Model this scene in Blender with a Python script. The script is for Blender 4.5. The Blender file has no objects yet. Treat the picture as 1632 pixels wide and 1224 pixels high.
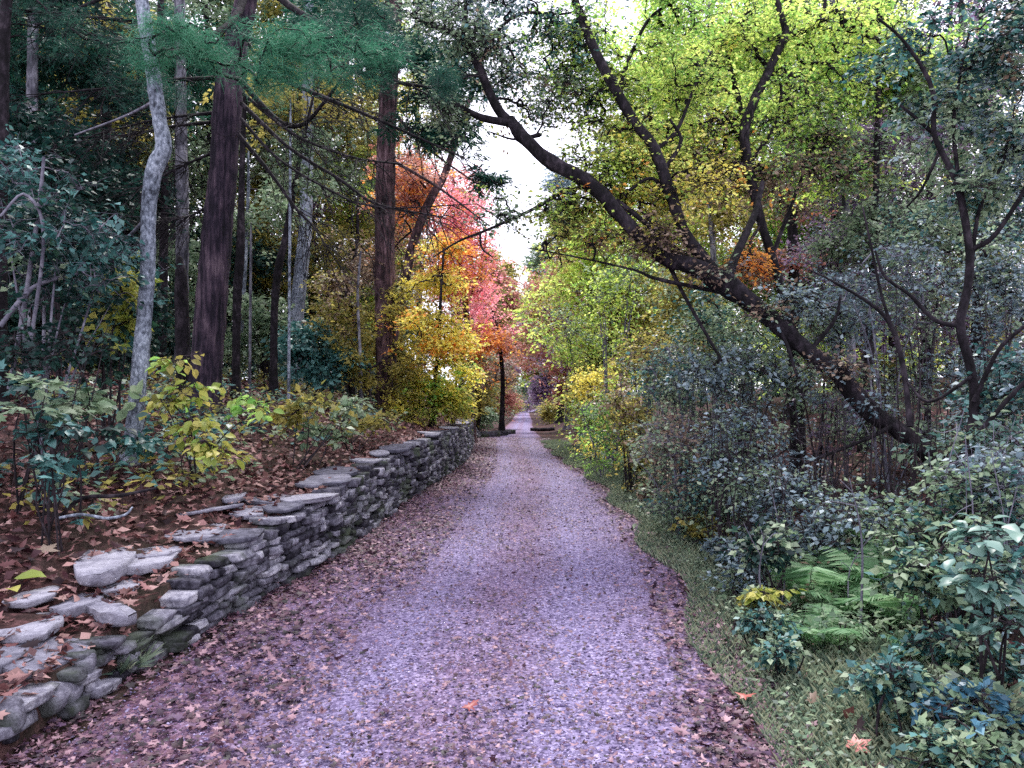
import bpy, math, random
import numpy as np
rng = np.random.default_rng(11)
random.seed(11)
SC = bpy.context.scene
COL = SC.collection
PI = math.pi

# ------------------------------------------------------------------ measuring
F, CX, CY, EYE = 1224.0, 816.0, 612.0, 1.6
def P(x, y, d):                       # a sight line of the photograph met at distance d
    return np.array([(x-CX)/F*d, d, EYE+(CY-y)/F*d])

def table(rows):
    a = np.array(rows, float)
    ys = np.arange(-12, 320, 0.1)
    out = []
    for c in range(1, a.shape[1]):
        v = np.interp(ys, a[:, 0], a[:, c])
        w = 21
        k = np.hanning(w+2)[1:-1]; k /= k.sum()
        vp = np.pad(v, w//2, mode='edge')
        out.append(np.convolve(vp, k, 'valid'))
    return ys, out
_ys, (_xl, _xr, _zr) = table([
    (-12,-2.1,1.0,0),(3.2,-2.02,1.10,0),(5,-1.95,1.34,0),(6.8,-1.62,1.42,0),(10.4,-1.42,1.5,0),(13.2,-1.14,1.45,-.01),
    (17,-.98,1.18,-.08),(22,-1.12,1.1,-.2),(27,-1.3,1.15,-.36),(40,-.9,1.3,-.97),(50,-.65,1.4,-1.4),
    (80,0,2.1,-2.2),(120,.7,2.6,-2.85),(170,9,12,-3.2),(320,60,63,-4)])
_yw, (_wh,) = table([(-12,.12),(3,.2),(4,.26),(4.7,.38),(5.5,.5),(6.8,.61),(9,.68),(12,.74),(18,.78),(24,.72),(27,.5),(30,.22),(36,.14),(320,.12)])
def road(Y):
    Y = np.asarray(Y, float)
    return np.interp(Y,_ys,_xl), np.interp(Y,_ys,_xr), np.interp(Y,_ys,_zr), np.interp(Y,_yw,_wh)
def sstep(x, a, b):
    t = np.clip((x-a)/(b-a), 0, 1); return t*t*(3-2*t)
def bumps(X, Y):
    return (np.sin(X*1.3+Y*.7+.4)+np.sin(X*.6-Y*1.1+2)+np.sin(X*2.7+1.2)*np.sin(Y*2.3)*.7)*.035
def H(X, Y):
    X = np.asarray(X, float); Y = np.asarray(Y, float)
    xl, xr, zr, wh = road(Y)
    s = xl-X
    zl = zr+(wh-.04)*sstep(s,.14,.2)+.22*np.clip(s-.45,0,4.5)+.12*np.clip(s-4.95,0,14)+.04*np.clip(s-19,0,60)+bumps(X,Y)*sstep(s,.4,1.4)
    t = X-xr
    zr_ = zr-.03*sstep(t,0,.5)+.04*np.clip(t,0,1)+.2*np.clip(t-.9,0,6)+.12*np.clip(t-6.9,0,14)+.04*np.clip(t-21,0,60)+bumps(X,Y)*sstep(t,.6,1.8)
    return np.where(s > 0, zl, np.where(t > 0, zr_, zr))
def gp(x, y, dmax=80):                # where a sight line meets the ground
    ds = np.linspace(2, dmax, 4000)
    X = (x-CX)/F*ds; Z = EYE+(CY-y)/F*ds
    hit = np.where(Z <= H(X, ds))[0]
    d = ds[hit[0]] if len(hit) else dmax
    return np.array([(x-CX)/F*d, d, float(H((x-CX)/F*d, d))])
def at(x, d):                         # ground point in direction x at distance d
    X = (x-CX)/F*d
    return np.array([X, d, float(H(X, d))])

# ------------------------------------------------------------------ materials
def C(h, k=1.0):
    h = h.lstrip('#'); v = [int(h[i:i+2], 16)/255 for i in (0,2,4)]
    return tuple(min(1,k*((c/12.92) if c <= .04045 else ((c+.055)/1.055)**2.4)) for c in v)+(1,)
def newmat(name):
    m = bpy.data.materials.new(name); m.use_nodes = True
    nt = m.node_tree; nt.nodes.clear()
    out = nt.nodes.new('ShaderNodeOutputMaterial')
    return m, nt, out
def N(nt, t, **kw):
    n = nt.nodes.new(t)
    for k, v in kw.items():
        if k in n.inputs: n.inputs[k].default_value = v
        else: setattr(n, k, v)
    return n
def ramp(nt, stops):
    r = nt.nodes.new('ShaderNodeValToRGB'); e = r.color_ramp.elements
    n = len(stops)
    pos = [s[0] for s in stops] if isinstance(stops[0], tuple) and not isinstance(stops[0][0], str) and len(stops[0]) == 2 else None
    cols = [s[1] for s in stops] if pos else stops
    pos = pos or [i/(n-1) for i in range(n)]
    e[0].position = pos[0]; e[0].color = cols[0]; e[1].position = pos[-1]; e[1].color = cols[-1]
    for p, c in list(zip(pos, cols))[1:-1]:
        q = e.new(p); q.color = c
    return r
def leafmat(name, cols, trans=.4, rough=.45, spec=.35, k=1.0):
    m, nt, out = newmat(name); L = nt.links
    a = N(nt, 'ShaderNodeAttribute', attribute_name='rnd')
    r = ramp(nt, [C(c, k) for c in cols]); L.new(a.outputs['Fac'], r.inputs[0])
    p = N(nt, 'ShaderNodeBsdfPrincipled', Roughness=rough); p.inputs['Specular IOR Level'].default_value = spec
    L.new(r.outputs[0], p.inputs['Base Color'])
    t = nt.nodes.new('ShaderNodeBsdfTranslucent'); L.new(r.outputs[0], t.inputs[0])
    x = N(nt, 'ShaderNodeMixShader'); x.inputs[0].default_value = trans
    L.new(p.outputs[0], x.inputs[1]); L.new(t.outputs[0], x.inputs[2]); L.new(x.outputs[0], out.inputs[0])
    return m
def barkmat(name, cols, sx=22, sz=3.0, bump=.6, rough=.9):
    m, nt, out = newmat(name); L = nt.links
    tc = nt.nodes.new('ShaderNodeTexCoord'); mp = nt.nodes.new('ShaderNodeMapping'); mp.inputs['Scale'].default_value = (sx,sx,sz)
    L.new(tc.outputs['Object'], mp.inputs[0])
    n = N(nt, 'ShaderNodeTexNoise', Scale=1.0, Detail=6.0, Roughness=.65); L.new(mp.outputs[0], n.inputs['Vector'])
    n2 = N(nt, 'ShaderNodeTexNoise', Scale=3.0, Detail=3.0); L.new(tc.outputs['Object'], n2.inputs['Vector'])
    mx = N(nt, 'ShaderNodeMath', operation='ADD'); L.new(n.outputs[0], mx.inputs[0]); 
    ml = N(nt, 'ShaderNodeMath', operation='MULTIPLY_ADD'); L.new(n2.outputs[0], ml.inputs[0]); ml.inputs[1].default_value = .6; ml.inputs[2].default_value = -.3
    L.new(ml.outputs[0], mx.inputs[1])
    r = ramp(nt, [(.3+.4*i/(len(cols)-1), C(c)) for i, c in enumerate(cols)]); L.new(mx.outputs[0], r.inputs[0])
    p = N(nt, 'ShaderNodeBsdfPrincipled', Roughness=rough); p.inputs['Specular IOR Level'].default_value = .2
    L.new(r.outputs[0], p.inputs['Base Color'])
    b = N(nt, 'ShaderNodeBump', Strength=bump, Distance=.03); L.new(n.outputs[0], b.inputs['Height']); L.new(b.outputs[0], p.inputs['Normal'])
    L.new(p.outputs[0], out.inputs[0])
    return m
M = {}
M['pine_bark'] = barkmat('pine_bark', ['#100e15','#231d28','#40343f','#5e5058'], 20, 2.2, 1.0)
M['red_bark'] = barkmat('red_bark', ['#150f12','#33262a','#584348','#80686e'], 18, 2.5, .9)
M['pale_bark'] = barkmat('pale_bark', ['#2c3038','#5c636e','#868e9a','#b0b8c2'], 34, 20, .7)
M['dark_bark'] = barkmat('dark_bark', ['#070608','#120f13','#221d23','#3c353b'], 16, 8, .8)
M['grey_bark'] = barkmat('grey_bark', ['#2a2a30','#4e4d56','#76757e','#96949c'], 14, 4, .6)
M['twig'] = barkmat('twig', ['#141116','#2a2428','#443a40'], 10, 10, .2)
M['grey_twig'] = barkmat('grey_twig', ['#3c3a44','#62606c','#86848e'], 10, 10, .2)

M['yellow_green'] = leafmat('yellow_green_leaves', ['#5c8440','#88aa50','#aec260','#d0d478','#84b074'], .74, k=1.4)
M['bright_green'] = leafmat('bright_green_leaves', ['#568844','#7eac56','#a2c466','#c0d47a'], .74, k=1.25)
M['olive'] = leafmat('olive_leaves', ['#4a5230','#747840','#9c9450','#bcae60','#687048'], .64, k=1.1)
M['yellow'] = leafmat('yellow_leaves', ['#a4a848','#d0c458','#eedc6c','#f6e68c','#bcc064'], .7, k=1.2)
M['orange'] = leafmat('orange_leaves', ['#c8703c','#e89a50','#f4b45c','#e4b058'], .6, k=1.15)
M['pink'] = leafmat('pink_red_leaves', ['#cc5e78','#e8889c','#f6a8b4','#f09a8c','#dc8ca8'], .62, k=1.2)
M['dusty_pink'] = leafmat('dusty_pink_leaves', ['#945c54','#b4786a','#cc9484','#a87c78'], .5)
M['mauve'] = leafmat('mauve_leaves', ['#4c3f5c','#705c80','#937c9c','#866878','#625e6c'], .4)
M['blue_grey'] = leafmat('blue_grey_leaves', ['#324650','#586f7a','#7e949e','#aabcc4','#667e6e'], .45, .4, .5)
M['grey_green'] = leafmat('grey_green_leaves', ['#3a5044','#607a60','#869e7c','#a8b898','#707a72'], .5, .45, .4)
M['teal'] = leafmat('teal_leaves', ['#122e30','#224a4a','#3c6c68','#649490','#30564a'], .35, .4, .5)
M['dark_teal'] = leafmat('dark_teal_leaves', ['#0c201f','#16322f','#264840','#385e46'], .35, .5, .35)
M['pale_teal'] = leafmat('pale_teal_leaves', ['#3c625e','#587e76','#78988c','#668878'], .4, .4, .5)
M['blue'] = leafmat('blue_leaves', ['#1c3c4c','#2e586c','#4a788e','#6c98a8'], .35, .4, .5)
M['fern'] = leafmat('fern_fronds', ['#4a7650','#6e9a6c','#92b688','#b0c89c'], .5)
M['lime'] = leafmat('lime_leaves', ['#708838','#94a048','#b4b25c','#ccc070'], .45)
M['pine_needle'] = leafmat('pine_needles', ['#1e5040','#306c50','#4a8a68','#6ca488'], .45, .5, .3)
M['dark_needle'] = leafmat('dark_needles', ['#12302c','#1d463c','#2e5c4a','#41705a'], .4, .5, .3)
M['brown_leaf'] = leafmat('dry_brown_leaves', ['#54443c','#786458','#98826e','#ac9a88'], .4)
M['litter'] = leafmat('fallen_leaves', ['#201216','#40242a','#66403f','#8a605e','#a88680','#54302a'], .15, .6, .3)
M['road_litter'] = leafmat('fallen_road_leaves', ['#140e14','#2e2028','#503642','#74525e','#a08088','#462a32','#604860','#1e161c'], .1, .55, .35)
M['red_leaf'] = leafmat('red_fallen_leaf', ['#7c3434','#985048','#b07068'], .1)
M['grass'] = leafmat('grass_blades', ['#3a4a40','#5c7060','#82927a','#a2ac90','#8a8a70'], .45)

def stonemat(name, cols, moss=True):
    m, nt, out = newmat(name); L = nt.links
    tc = nt.nodes.new('ShaderNodeTexCoord')
    a = N(nt, 'ShaderNodeAttribute', attribute_name='rnd')
    n = N(nt, 'ShaderNodeTexNoise', Scale=13.0, Detail=9.0, Roughness=.78); L.new(tc.outputs['Object'], n.inputs['Vector'])
    add = N(nt, 'ShaderNodeMath', operation='MULTIPLY_ADD'); L.new(n.outputs[0], add.inputs[0]); add.inputs[1].default_value = 1.5
    sc = N(nt, 'ShaderNodeMath', operation='MULTIPLY_ADD'); L.new(a.outputs['Fac'], sc.inputs[0]); sc.inputs[1].default_value = .6; sc.inputs[2].default_value = -.55
    L.new(sc.outputs[0], add.inputs[2])
    r = ramp(nt, [(.12+.76*i/(len(cols)-1), C(c)) for i, c in enumerate(cols)]); L.new(add.outputs[0], r.inputs[0])
    p = N(nt, 'ShaderNodeBsdfPrincipled', Roughness=.9); p.inputs['Specular IOR Level'].default_value = .15
    col = r.outputs[0]
    if moss:
        n2 = N(nt, 'ShaderNodeTexNoise', Scale=2.2, Detail=5.0); L.new(tc.outputs['Object'], n2.inputs['Vector'])
        f = ramp(nt, [(.5,(0,0,0,1)),(.68,(.75,.75,.75,1))]); L.new(n2.outputs[0], f.inputs[0])
        mx = N(nt, 'ShaderNodeMix', data_type='RGBA'); L.new(f.outputs[0], mx.inputs['Factor'])
        L.new(col, mx.inputs[6]); mx.inputs[7].default_value = C('#4a5540'); col = mx.outputs[2]
    L.new(col, p.inputs['Base Color'])
    n3 = N(nt, 'ShaderNodeTexNoise', Scale=30.0, Detail=6.0, Roughness=.7); L.new(tc.outputs['Object'], n3.inputs['Vector'])
    b = N(nt, 'ShaderNodeBump', Strength=.9, Distance=.02); L.new(n3.outputs[0], b.inputs['Height']); L.new(b.outputs[0], p.inputs['Normal'])
    L.new(p.outputs[0], out.inputs[0])
    return m
M['stone'] = stonemat('dry_stone', ['#17151c','#35333c','#585661','#7f7d89','#aeacb4'])
M['slab'] = stonemat('slab_stone', ['#3c3b46','#5f5e6a','#807e8a','#a3a1ab'], False)

M['pebble'] = leafmat('gravel_stones', ['#3e3450','#62547a','#7e7296','#988cac','#aa9ebc','#6c5a6c'], 0.0, .8, .3)
def groundmat():
    m, nt, out = newmat('leaf_mould_soil'); L = nt.links
    tc = nt.nodes.new('ShaderNodeTexCoord')
    n = N(nt, 'ShaderNodeTexNoise', Scale=14.0, Detail=8.0, Roughness=.75); L.new(tc.outputs['Object'], n.inputs['Vector'])
    r = ramp(nt, [(.3,C('#1c1416')),(.5,C('#43302f')),(.62,C('#6a4a4a')),(.75,C('#8a6a68'))]); L.new(n.outputs[0], r.inputs[0])
    n2 = N(nt, 'ShaderNodeTexNoise', Scale=.7, Detail=4.0); L.new(tc.outputs['Object'], n2.inputs['Vector'])
    f = ramp(nt, [(.45,(0,0,0,1)),(.65,(.6,.6,.6,1))]); L.new(n2.outputs[0], f.inputs[0])
    mx = N(nt, 'ShaderNodeMix', data_type='RGBA'); L.new(f.outputs[0], mx.inputs['Factor']); L.new(r.outputs[0], mx.inputs[6]); mx.inputs[7].default_value = C('#3a3c30')
    p = N(nt, 'ShaderNodeBsdfPrincipled', Roughness=.95); p.inputs['Specular IOR Level'].default_value = .1
    L.new(mx.outputs[2], p.inputs['Base Color'])
    b = N(nt, 'ShaderNodeBump', Strength=.9, Distance=.04); L.new(n.outputs[0], b.inputs['Height']); L.new(b.outputs[0], p.inputs['Normal'])
    L.new(p.outputs[0], out.inputs[0]); return m
def roadmat():
    m, nt, out = newmat('gravel_road'); L = nt.links
    tc = nt.nodes.new('ShaderNodeTexCoord')
    v = N(nt, 'ShaderNodeTexVoronoi', Scale=64.0); L.new(tc.outputs['Object'], v.inputs['Vector'])
    n = N(nt, 'ShaderNodeTexNoise', Scale=16.0, Detail=8.0, Roughness=.8); L.new(tc.outputs['Object'], n.inputs['Vector'])
    n2 = N(nt, 'ShaderNodeTexNoise', Scale=1.1, Detail=5.0, Roughness=.6); L.new(tc.outputs['Object'], n2.inputs['Vector'])
    bw = N(nt, 'ShaderNodeRGBToBW'); L.new(v.outputs['Color'], bw.inputs[0])
    ad = N(nt, 'ShaderNodeMath', operation='MULTIPLY_ADD'); L.new(bw.outputs[0], ad.inputs[0]); ad.inputs[1].default_value = .42
    nm = N(nt, 'ShaderNodeMath', operation='MULTIPLY_ADD'); L.new(n.outputs[0], nm.inputs[0]); nm.inputs[1].default_value = .6; nm.inputs[2].default_value = -.02
    L.new(nm.outputs[0], ad.inputs[2])
    r = ramp(nt, [(.16,C('#241f32')),(.38,C('#585072')),(.6,C('#8a82a6')),(.86,C('#ccc6dc'))]); L.new(ad.outputs[0], r.inputs[0])
    # ochre / red-brown leaf dust worn away along the two wheel tracks
    at_ = N(nt, 'ShaderNodeAttribute', attribute_name='lat')
    dust = ramp(nt, [(0,(1,)*3+(1,)),(.14,(.85,)*3+(1,)),(.4,(.16,)*3+(1,)),(.5,(.5,)*3+(1,)),(.58,(.55,)*3+(1,)),(.7,(.12,)*3+(1,)),(.86,(.3,)*3+(1,)),(1,(1,)*3+(1,))])
    L.new(at_.outputs['Fac'], dust.inputs[0])
    dm = N(nt, 'ShaderNodeMath', operation='MULTIPLY'); L.new(dust.outputs[0], dm.inputs[0])
    f = ramp(nt, [(.3,(.5,.5,.5,1)),(.66,(1,1,1,1))]); L.new(n2.outputs[0], f.inputs[0]); L.new(f.outputs[0], dm.inputs[1])
    rr = ramp(nt, [(.2,C('#341e26')),(.55,C('#6a4250')),(.85,C('#9a707c'))]); L.new(ad.outputs[0], rr.inputs[0])
    mx = N(nt, 'ShaderNodeMix', data_type='RGBA'); L.new(dm.outputs[0], mx.inputs['Factor']); L.new(r.outputs[0], mx.inputs[6]); L.new(rr.outputs[0], mx.inputs[7])
    p = N(nt, 'ShaderNodeBsdfPrincipled', Roughness=.85); p.inputs['Specular IOR Level'].default_value = .25
    L.new(mx.outputs[2], p.inputs['Base Color'])
    b = N(nt, 'ShaderNodeBump', Strength=.8, Distance=.015); L.new(ad.outputs[0], b.inputs['Height']); L.new(b.outputs[0], p.inputs['Normal'])
    L.new(p.outputs[0], out.inputs[0]); return m
M['ground'] = groundmat(); M['road'] = roadmat()

# ------------------------------------------------------------------ mesh helpers
def tag(o, label=None, cat=None, group=None, kind=None):
    if label: o['label'] = label
    if cat: o['category'] = cat
    if group: o['group'] = group
    if kind: o['kind'] = kind
    return o
def mesh_np(name, V, Fa, mat, parent=None, smooth=False, attrs=None, origin=None):
    V = np.asarray(V, np.float32)
    if origin is not None: V = V-np.asarray(origin, np.float32)
    me = bpy.data.meshes.new(name)
    me.vertices.add(len(V)); me.vertices.foreach_set('co', V.ravel())
    if not isinstance(Fa, (list, tuple)): Fa = [Fa]
    Fa = [np.asarray(f, np.int32) for f in Fa if len(f)]
    tot = sum(f.size for f in Fa); npoly = sum(len(f) for f in Fa)
    me.loops.add(tot); me.loops.foreach_set('vertex_index', np.concatenate([f.ravel() for f in Fa]))
    me.polygons.add(npoly)
    sizes = np.concatenate([np.full(len(f), f.shape[1], np.int32) for f in Fa])
    starts = np.concatenate([[0], np.cumsum(sizes)[:-1]]).astype(np.int32)
    me.polygons.foreach_set('loop_start', starts)
    if smooth: me.polygons.foreach_set('use_smooth', np.ones(npoly, bool))
    for k, a in (attrs or {}).items():
        at_ = me.attributes.new(k, 'FLOAT', 'POINT'); at_.data.foreach_set('value', np.asarray(a, np.float32))
    me.update(calc_edges=True)
    me.materials.append(mat)
    o = bpy.data.objects.new(name, me); COL.objects.link(o)
    if parent is not None: o.parent = parent
    elif origin is not None: o.location = origin
    return o
def empty(name, loc, label, cat, group=None):
    o = bpy.data.objects.new(name, None); o.empty_display_size = .2
    COL.objects.link(o); o.location = [float(v) for v in loc]
    return tag(o, label, cat, group)
def unit(v): return v/np.maximum(np.linalg.norm(v, axis=-1, keepdims=True), 1e-9)

class Tubes:
    def __init__(s): s.V, s.F, s.n = [], [], 0
    def batch(s, pts, rad, k=4, rough=0):            # pts (E,n,3), rad (E,n)
        E, n = pts.shape[:2]
        if E == 0: return
        T = unit(np.gradient(pts, axis=1))
        m = np.abs(T.mean(1)); ref = np.zeros((E,3)); ref[np.arange(E), m.argmin(1)] = 1
        A = unit(np.cross(T, ref[:,None,:])); B = np.cross(T, A)
        an = np.linspace(0, 2*PI, k, endpoint=False)
        rr = rad[:,:,None]*np.ones(k)
        if rough: rr = rr*(1+rough*rng.normal(size=rr.shape))
        ring = pts[:,:,None,:]+rr[...,None]*(np.cos(an)[:,None]*A[:,:,None,:]+np.sin(an)[:,None]*B[:,:,None,:])
        s.V.append(ring.reshape(-1,3))
        e = np.arange(E)[:,None,None]*n*k; i = np.arange(n-1)[None,:,None]*k; j = np.arange(k)[None,None,:]; j2 = (j+1)%k
        q = np.stack([e+i+j, e+i+j2, e+i+k+j2, e+i+k+j], -1).reshape(-1,4)+s.n
        s.F.append(q); s.n += E*n*k
    def add(s, pts, rad, k=8, rough=0): s.batch(np.asarray(pts)[None], np.asarray(rad)[None], k, rough)
    def build(s, name, mat, parent=None, origin=None, smooth=True):
        return mesh_np(name, np.concatenate(s.V), np.concatenate(s.F), mat, parent, smooth, None, origin)

def smoothpath(rows, n=None, step=None):             # Catmull-Rom through rows (any columns)
    a = np.asarray(rows, float); m = len(a)
    if m == 2: 
        t = np.linspace(0,1,n or 6)[:,None]; return a[0]*(1-t)+a[1]*t
    p = np.vstack([2*a[0]-a[1], a, 2*a[-1]-a[-2]])
    n = n or (m-1)*6+1
    u = np.linspace(0, m-1, n); i = np.minimum(u.astype(int), m-2); t = (u-i)[:,None]
    p0, p1, p2, p3 = p[i], p[i+1], p[i+2], p[i+3]
    return .5*((2*p1)+(-p0+p2)*t+(2*p0-5*p1+4*p2-p3)*t*t+(-p0+3*p1-3*p2+p3)*t**3)
def pxpath(pts, d0, d1=None, n=None):                # (x, y, half width) in photo pixels -> world points, radii
    a = np.asarray(pts, float); d1 = d0 if d1 is None else d1
    ds = np.linspace(d0, d1, len(a))
    rows = [list(P(x,y,d))+[h/F*d] for (x,y,h), d in zip(a, ds)]
    r = smoothpath(rows, n)
    return r[:,:3], np.maximum(r[:,3], .002)

TEMPL = {}
TEMPL['kite'] = (np.array([(0,0,0),(.33,.42,.07),(0,1,-.05),(-.33,.42,.07)]), np.array([(0,1,2,3)]))
TEMPL['narrow'] = (np.array([(0,0,0),(.12,.4,.03),(0,1,-.12),(-.12,.4,.03)]), np.array([(0,1,2,3)]))
TEMPL['pinna'] = (np.array([(0,0,0),(.085,.15,.0),(.05,.6,-.04),(0,1,-.12),(-.05,.6,-.04),(-.085,.15,.0)]), np.array([(0,1,2,5),(5,2,3,4)])[:0].reshape(0,4), np.array([(0,1,5),(1,2,5),(5,2,4),(2,3,4)]))
TEMPL['oval'] = (np.array([(0,0,0),(0,.35,0),(0,.7,-.03),(0,1,-.16),(.22,.2,.05),(.33,.48,.08),(.2,.8,.0),(-.22,.2,.05),(-.33,.48,.08),(-.2,.8,.0)]),
                 np.array([(0,4,5,1),(1,5,6,2),(0,1,8,7),(1,2,9,8),(2,6,3,2),(2,3,9,2)])[:4])
_o = TEMPL['oval'][0]
TEMPL['oval'] = (_o, np.array([(0,4,5,1),(1,5,6,2),(0,1,8,7),(1,2,9,8)]), np.array([(2,6,3),(2,3,9)]))
def star(pr, curl=.1):
    n = len(pr); v = [(0,.45,0)]
    for a, r in pr:
        x, y = r*math.sin(a), .45+r*math.cos(a); v.append((x, y, curl*math.cos(2*a)*r*1.2))
    f = [(0, 1+i, 1+(i+1)%n) for i in range(n)]
    return np.array(v), np.array(f)
def sym(half):
    return half+[(2*PI-a, r) for a, r in half[::-1] if 1e-3 < a < PI-1e-3]
TEMPL['maple'] = star(sym([(0,.56),(.3,.34),(.42,.42),(.62,.24),(1.05,.55),(1.35,.34),(1.75,.24),(2.1,.42),(2.6,.3),(PI,.4)]))
TEMPL['oak'] = star(sym([(0,.58),(.24,.36),(.5,.42),(.8,.17),(1.2,.36),(1.65,.14),(2.1,.33),(2.5,.2),(PI,.48)]), .22)

class Leaves:
    def __init__(s, templ): s.t = TEMPL[templ]; s.V, s.R, s.n = [], [], 0
    def add(s, pos, d, nrm, size, rnd):
        N_ = len(pos)
        if N_ == 0: return
        y = unit(d); x = unit(np.cross(y, nrm)); z = np.cross(x, y)
        t = s.t[0]; sz = np.broadcast_to(np.asarray(size), (N_,))[:,None,None]
        v = pos[:,None,:]+sz*(t[None,:,0:1]*x[:,None,:]+t[None,:,1:2]*y[:,None,:]+t[None,:,2:3]*z[:,None,:])
        s.V.append(v.reshape(-1,3).astype(np.float32)); s.R.append(np.repeat(rnd, len(t)).astype(np.float32)); s.n += N_
    def build(s, name, mat, parent=None, origin=None):
        nv = len(s.t[0]); off = (np.arange(s.n)*nv)[:,None,None]
        Fa = [(off+f[None]).reshape(-1, f.shape[1]) for f in s.t[1:]]
        return mesh_np(name, np.concatenate(s.V), Fa, mat, parent, False, {'rnd': np.concatenate(s.R)}, origin)

def clumpleaves(lv, c, m, r, size, flat=.45, droop=.25, tilt=.5, jit=.5, rays=None, K=5):
    n = len(c)
    if n == 0: return
    if rays is None: rays = sprays(n, r, flat, K)
    K = rays.shape[1]
    ci = np.repeat(np.arange(n), m); ki = rng.integers(0, K, n*m)
    ry = rays[ci, ki]; t = rng.uniform(.12,1.05,n*m)[:,None]; L_ = np.linalg.norm(ry, axis=1)[:,None]
    pos = c[ci]+ry*t+np.array([0,0,-.12])*L_*t*t+rng.normal(size=(n*m,3))*.1*L_
    d = unit(ry); side = unit(np.cross(d, np.array([0,0,1.])+rng.normal(size=d.shape)*.2))
    d = d+side*rng.choice([-1,1],(n*m,1))*rng.uniform(.3,1.2,(n*m,1))+rng.normal(size=d.shape)*.2; d = unit(d); d[:,2] -= droop
    nrm = rng.normal(size=d.shape)*tilt; nrm[:,2] += 1
    sz = size*(.55+.8*rng.random(n*m))
    cr = np.repeat(rng.random(n), m)
    lv.add(pos, d, nrm, sz, np.clip(cr*jit+rng.random(n*m)*(1-jit), 0, 1))
def sprays(n, r, flat, K=5):
    g = unit(rng.normal(size=(n,K,3))*np.array([1,1,flat]))
    return g*(r*rng.uniform(.6,1.25,(n,K,1)))
def raytubes(tb, c, rays, w=.0016):
    n, K = rays.shape[:2]
    if n == 0: return
    t = np.array([0,.5,1])[None,:,None]; ry = rays.reshape(-1,1,3); L_ = np.linalg.norm(ry, axis=2, keepdims=True)
    pts = np.repeat(c, K, 0)[:,None]+ry*t+np.array([0,0,-.12])*L_*t*t+rng.normal(size=(n*K,3,3))*.05*L_*(t > 0)
    tb.batch(pts, np.array([[w*1.3,w,w*.5]])*np.ones((n*K,1)), 3)
def blob(c, rad, n, gap=.35, freq=None):
    c = np.asarray(c, float); rad = np.asarray(rad, float)
    K = int(np.clip(n/9, 3, 9))
    sc = unit(rng.normal(size=(K,3)))*(rng.random(K)**.45)[:,None]*.82
    sr = rng.uniform(.28,.62,(K,1))*np.array([1,1,.62])
    wt = (sr.prod(1))**.6; k = rng.choice(K, n, p=wt/wt.sum())
    u = sc[k]+unit(rng.normal(size=(n,3)))*(rng.random(n)**(1/2.2))[:,None]*sr[k]
    e = int(n*.14)                                    # stragglers
    u[:e] = unit(rng.normal(size=(e,3)))*(.5+.75*rng.random(e))[:,None]
    u[:,2] -= .12*(u[:,0]**2+u[:,1]**2)
    return c+u*rad
def pblob(x, y, d, rx, ry, rd, n, gap=.35):          # crown lobe given by its direction, distance and size
    return blob(P(x,y,d), (rx/F*d, rd, ry/F*d), n, gap)
def grow(tb, skel, clumps, rt=.0032, k=4, sag=.08, wig=.08, rmax=.04, lab=None):
    """join every leaf clump to the nearest limb or earlier clump: a branching that feeds the whole crown"""
    ns = len(skel); n = len(clumps)
    if n == 0: return
    nodes = np.empty((ns+n,3)); nodes[:ns] = skel
    dm = np.full(n, 1e9)
    for a in range(0, n, 2000):
        dm[a:a+2000] = np.sqrt(((clumps[a:a+2000,None]-skel[None])**2).sum(-1)).min(1)
    order = np.argsort(dm); par = np.empty(n, int); lb = np.zeros(ns+n, int)
    if lab is not None: lb[:ns] = lab
    for j, i in enumerate(order):
        q = nodes[:ns+j]; dd = ((q-clumps[i])**2).sum(1)
        par[j] = int(dd.argmin()); nodes[ns+j] = clumps[i]; lb[ns+j] = lb[par[j]]
    cnt = np.ones(ns+n)
    for j in range(n-1, -1, -1): cnt[par[j]] += cnt[ns+j]
    p1 = nodes[ns:]; p0 = nodes[par]
    L_ = np.linalg.norm(p1-p0, axis=1)[:,None]
    t = np.linspace(0,1,5)[None,:,None]
    pts = p0[:,None]*(1-t)+p1[:,None]*t
    mid = np.sin(t*PI)*L_[:,None]
    pts = pts+mid*(rng.normal(size=(n,1,3))*wig+np.array([0,0,sag]))+np.concatenate([np.zeros((n,1,3)), rng.normal(size=(n,3,3))*wig*.35*L_[:,None], np.zeros((n,1,3))],1)
    r1 = np.minimum(rt*cnt[ns:]**.5, rmax); r0 = np.minimum(rt*(cnt[ns:]+.8)**.5, rmax)
    rad = r0[:,None]*(1-t[...,0])+r1[:,None]*t[...,0]
    if lab is None: tb.batch(pts, rad, k)
    else:
        back = np.empty(n, int); back[order] = lb[ns:]
        for q in np.unique(lb[ns:]): tb[q].batch(pts[lb[ns:] == q], rad[lb[ns:] == q], k)
        return back

def tocon(path, rad, flare=1.5):                      # lead a trunk's lower end down into the ground
    b = path[0].copy(); g = float(H(b[0], b[1]))
    if b[2] > g-.05:
        d = unit(path[1]-path[0]); k = (b[2]-g+.1)
        q = np.array([b[0]-d[0]*k*.3, b[1], g-.1])
        path = np.vstack([q, path]); rad = np.concatenate([[rad[0]*flare], rad])
    else:
        keep = path[:,2] > g-.12
        if keep.sum() > 3: path, rad = path[keep], rad[keep]
    return path, rad

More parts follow.
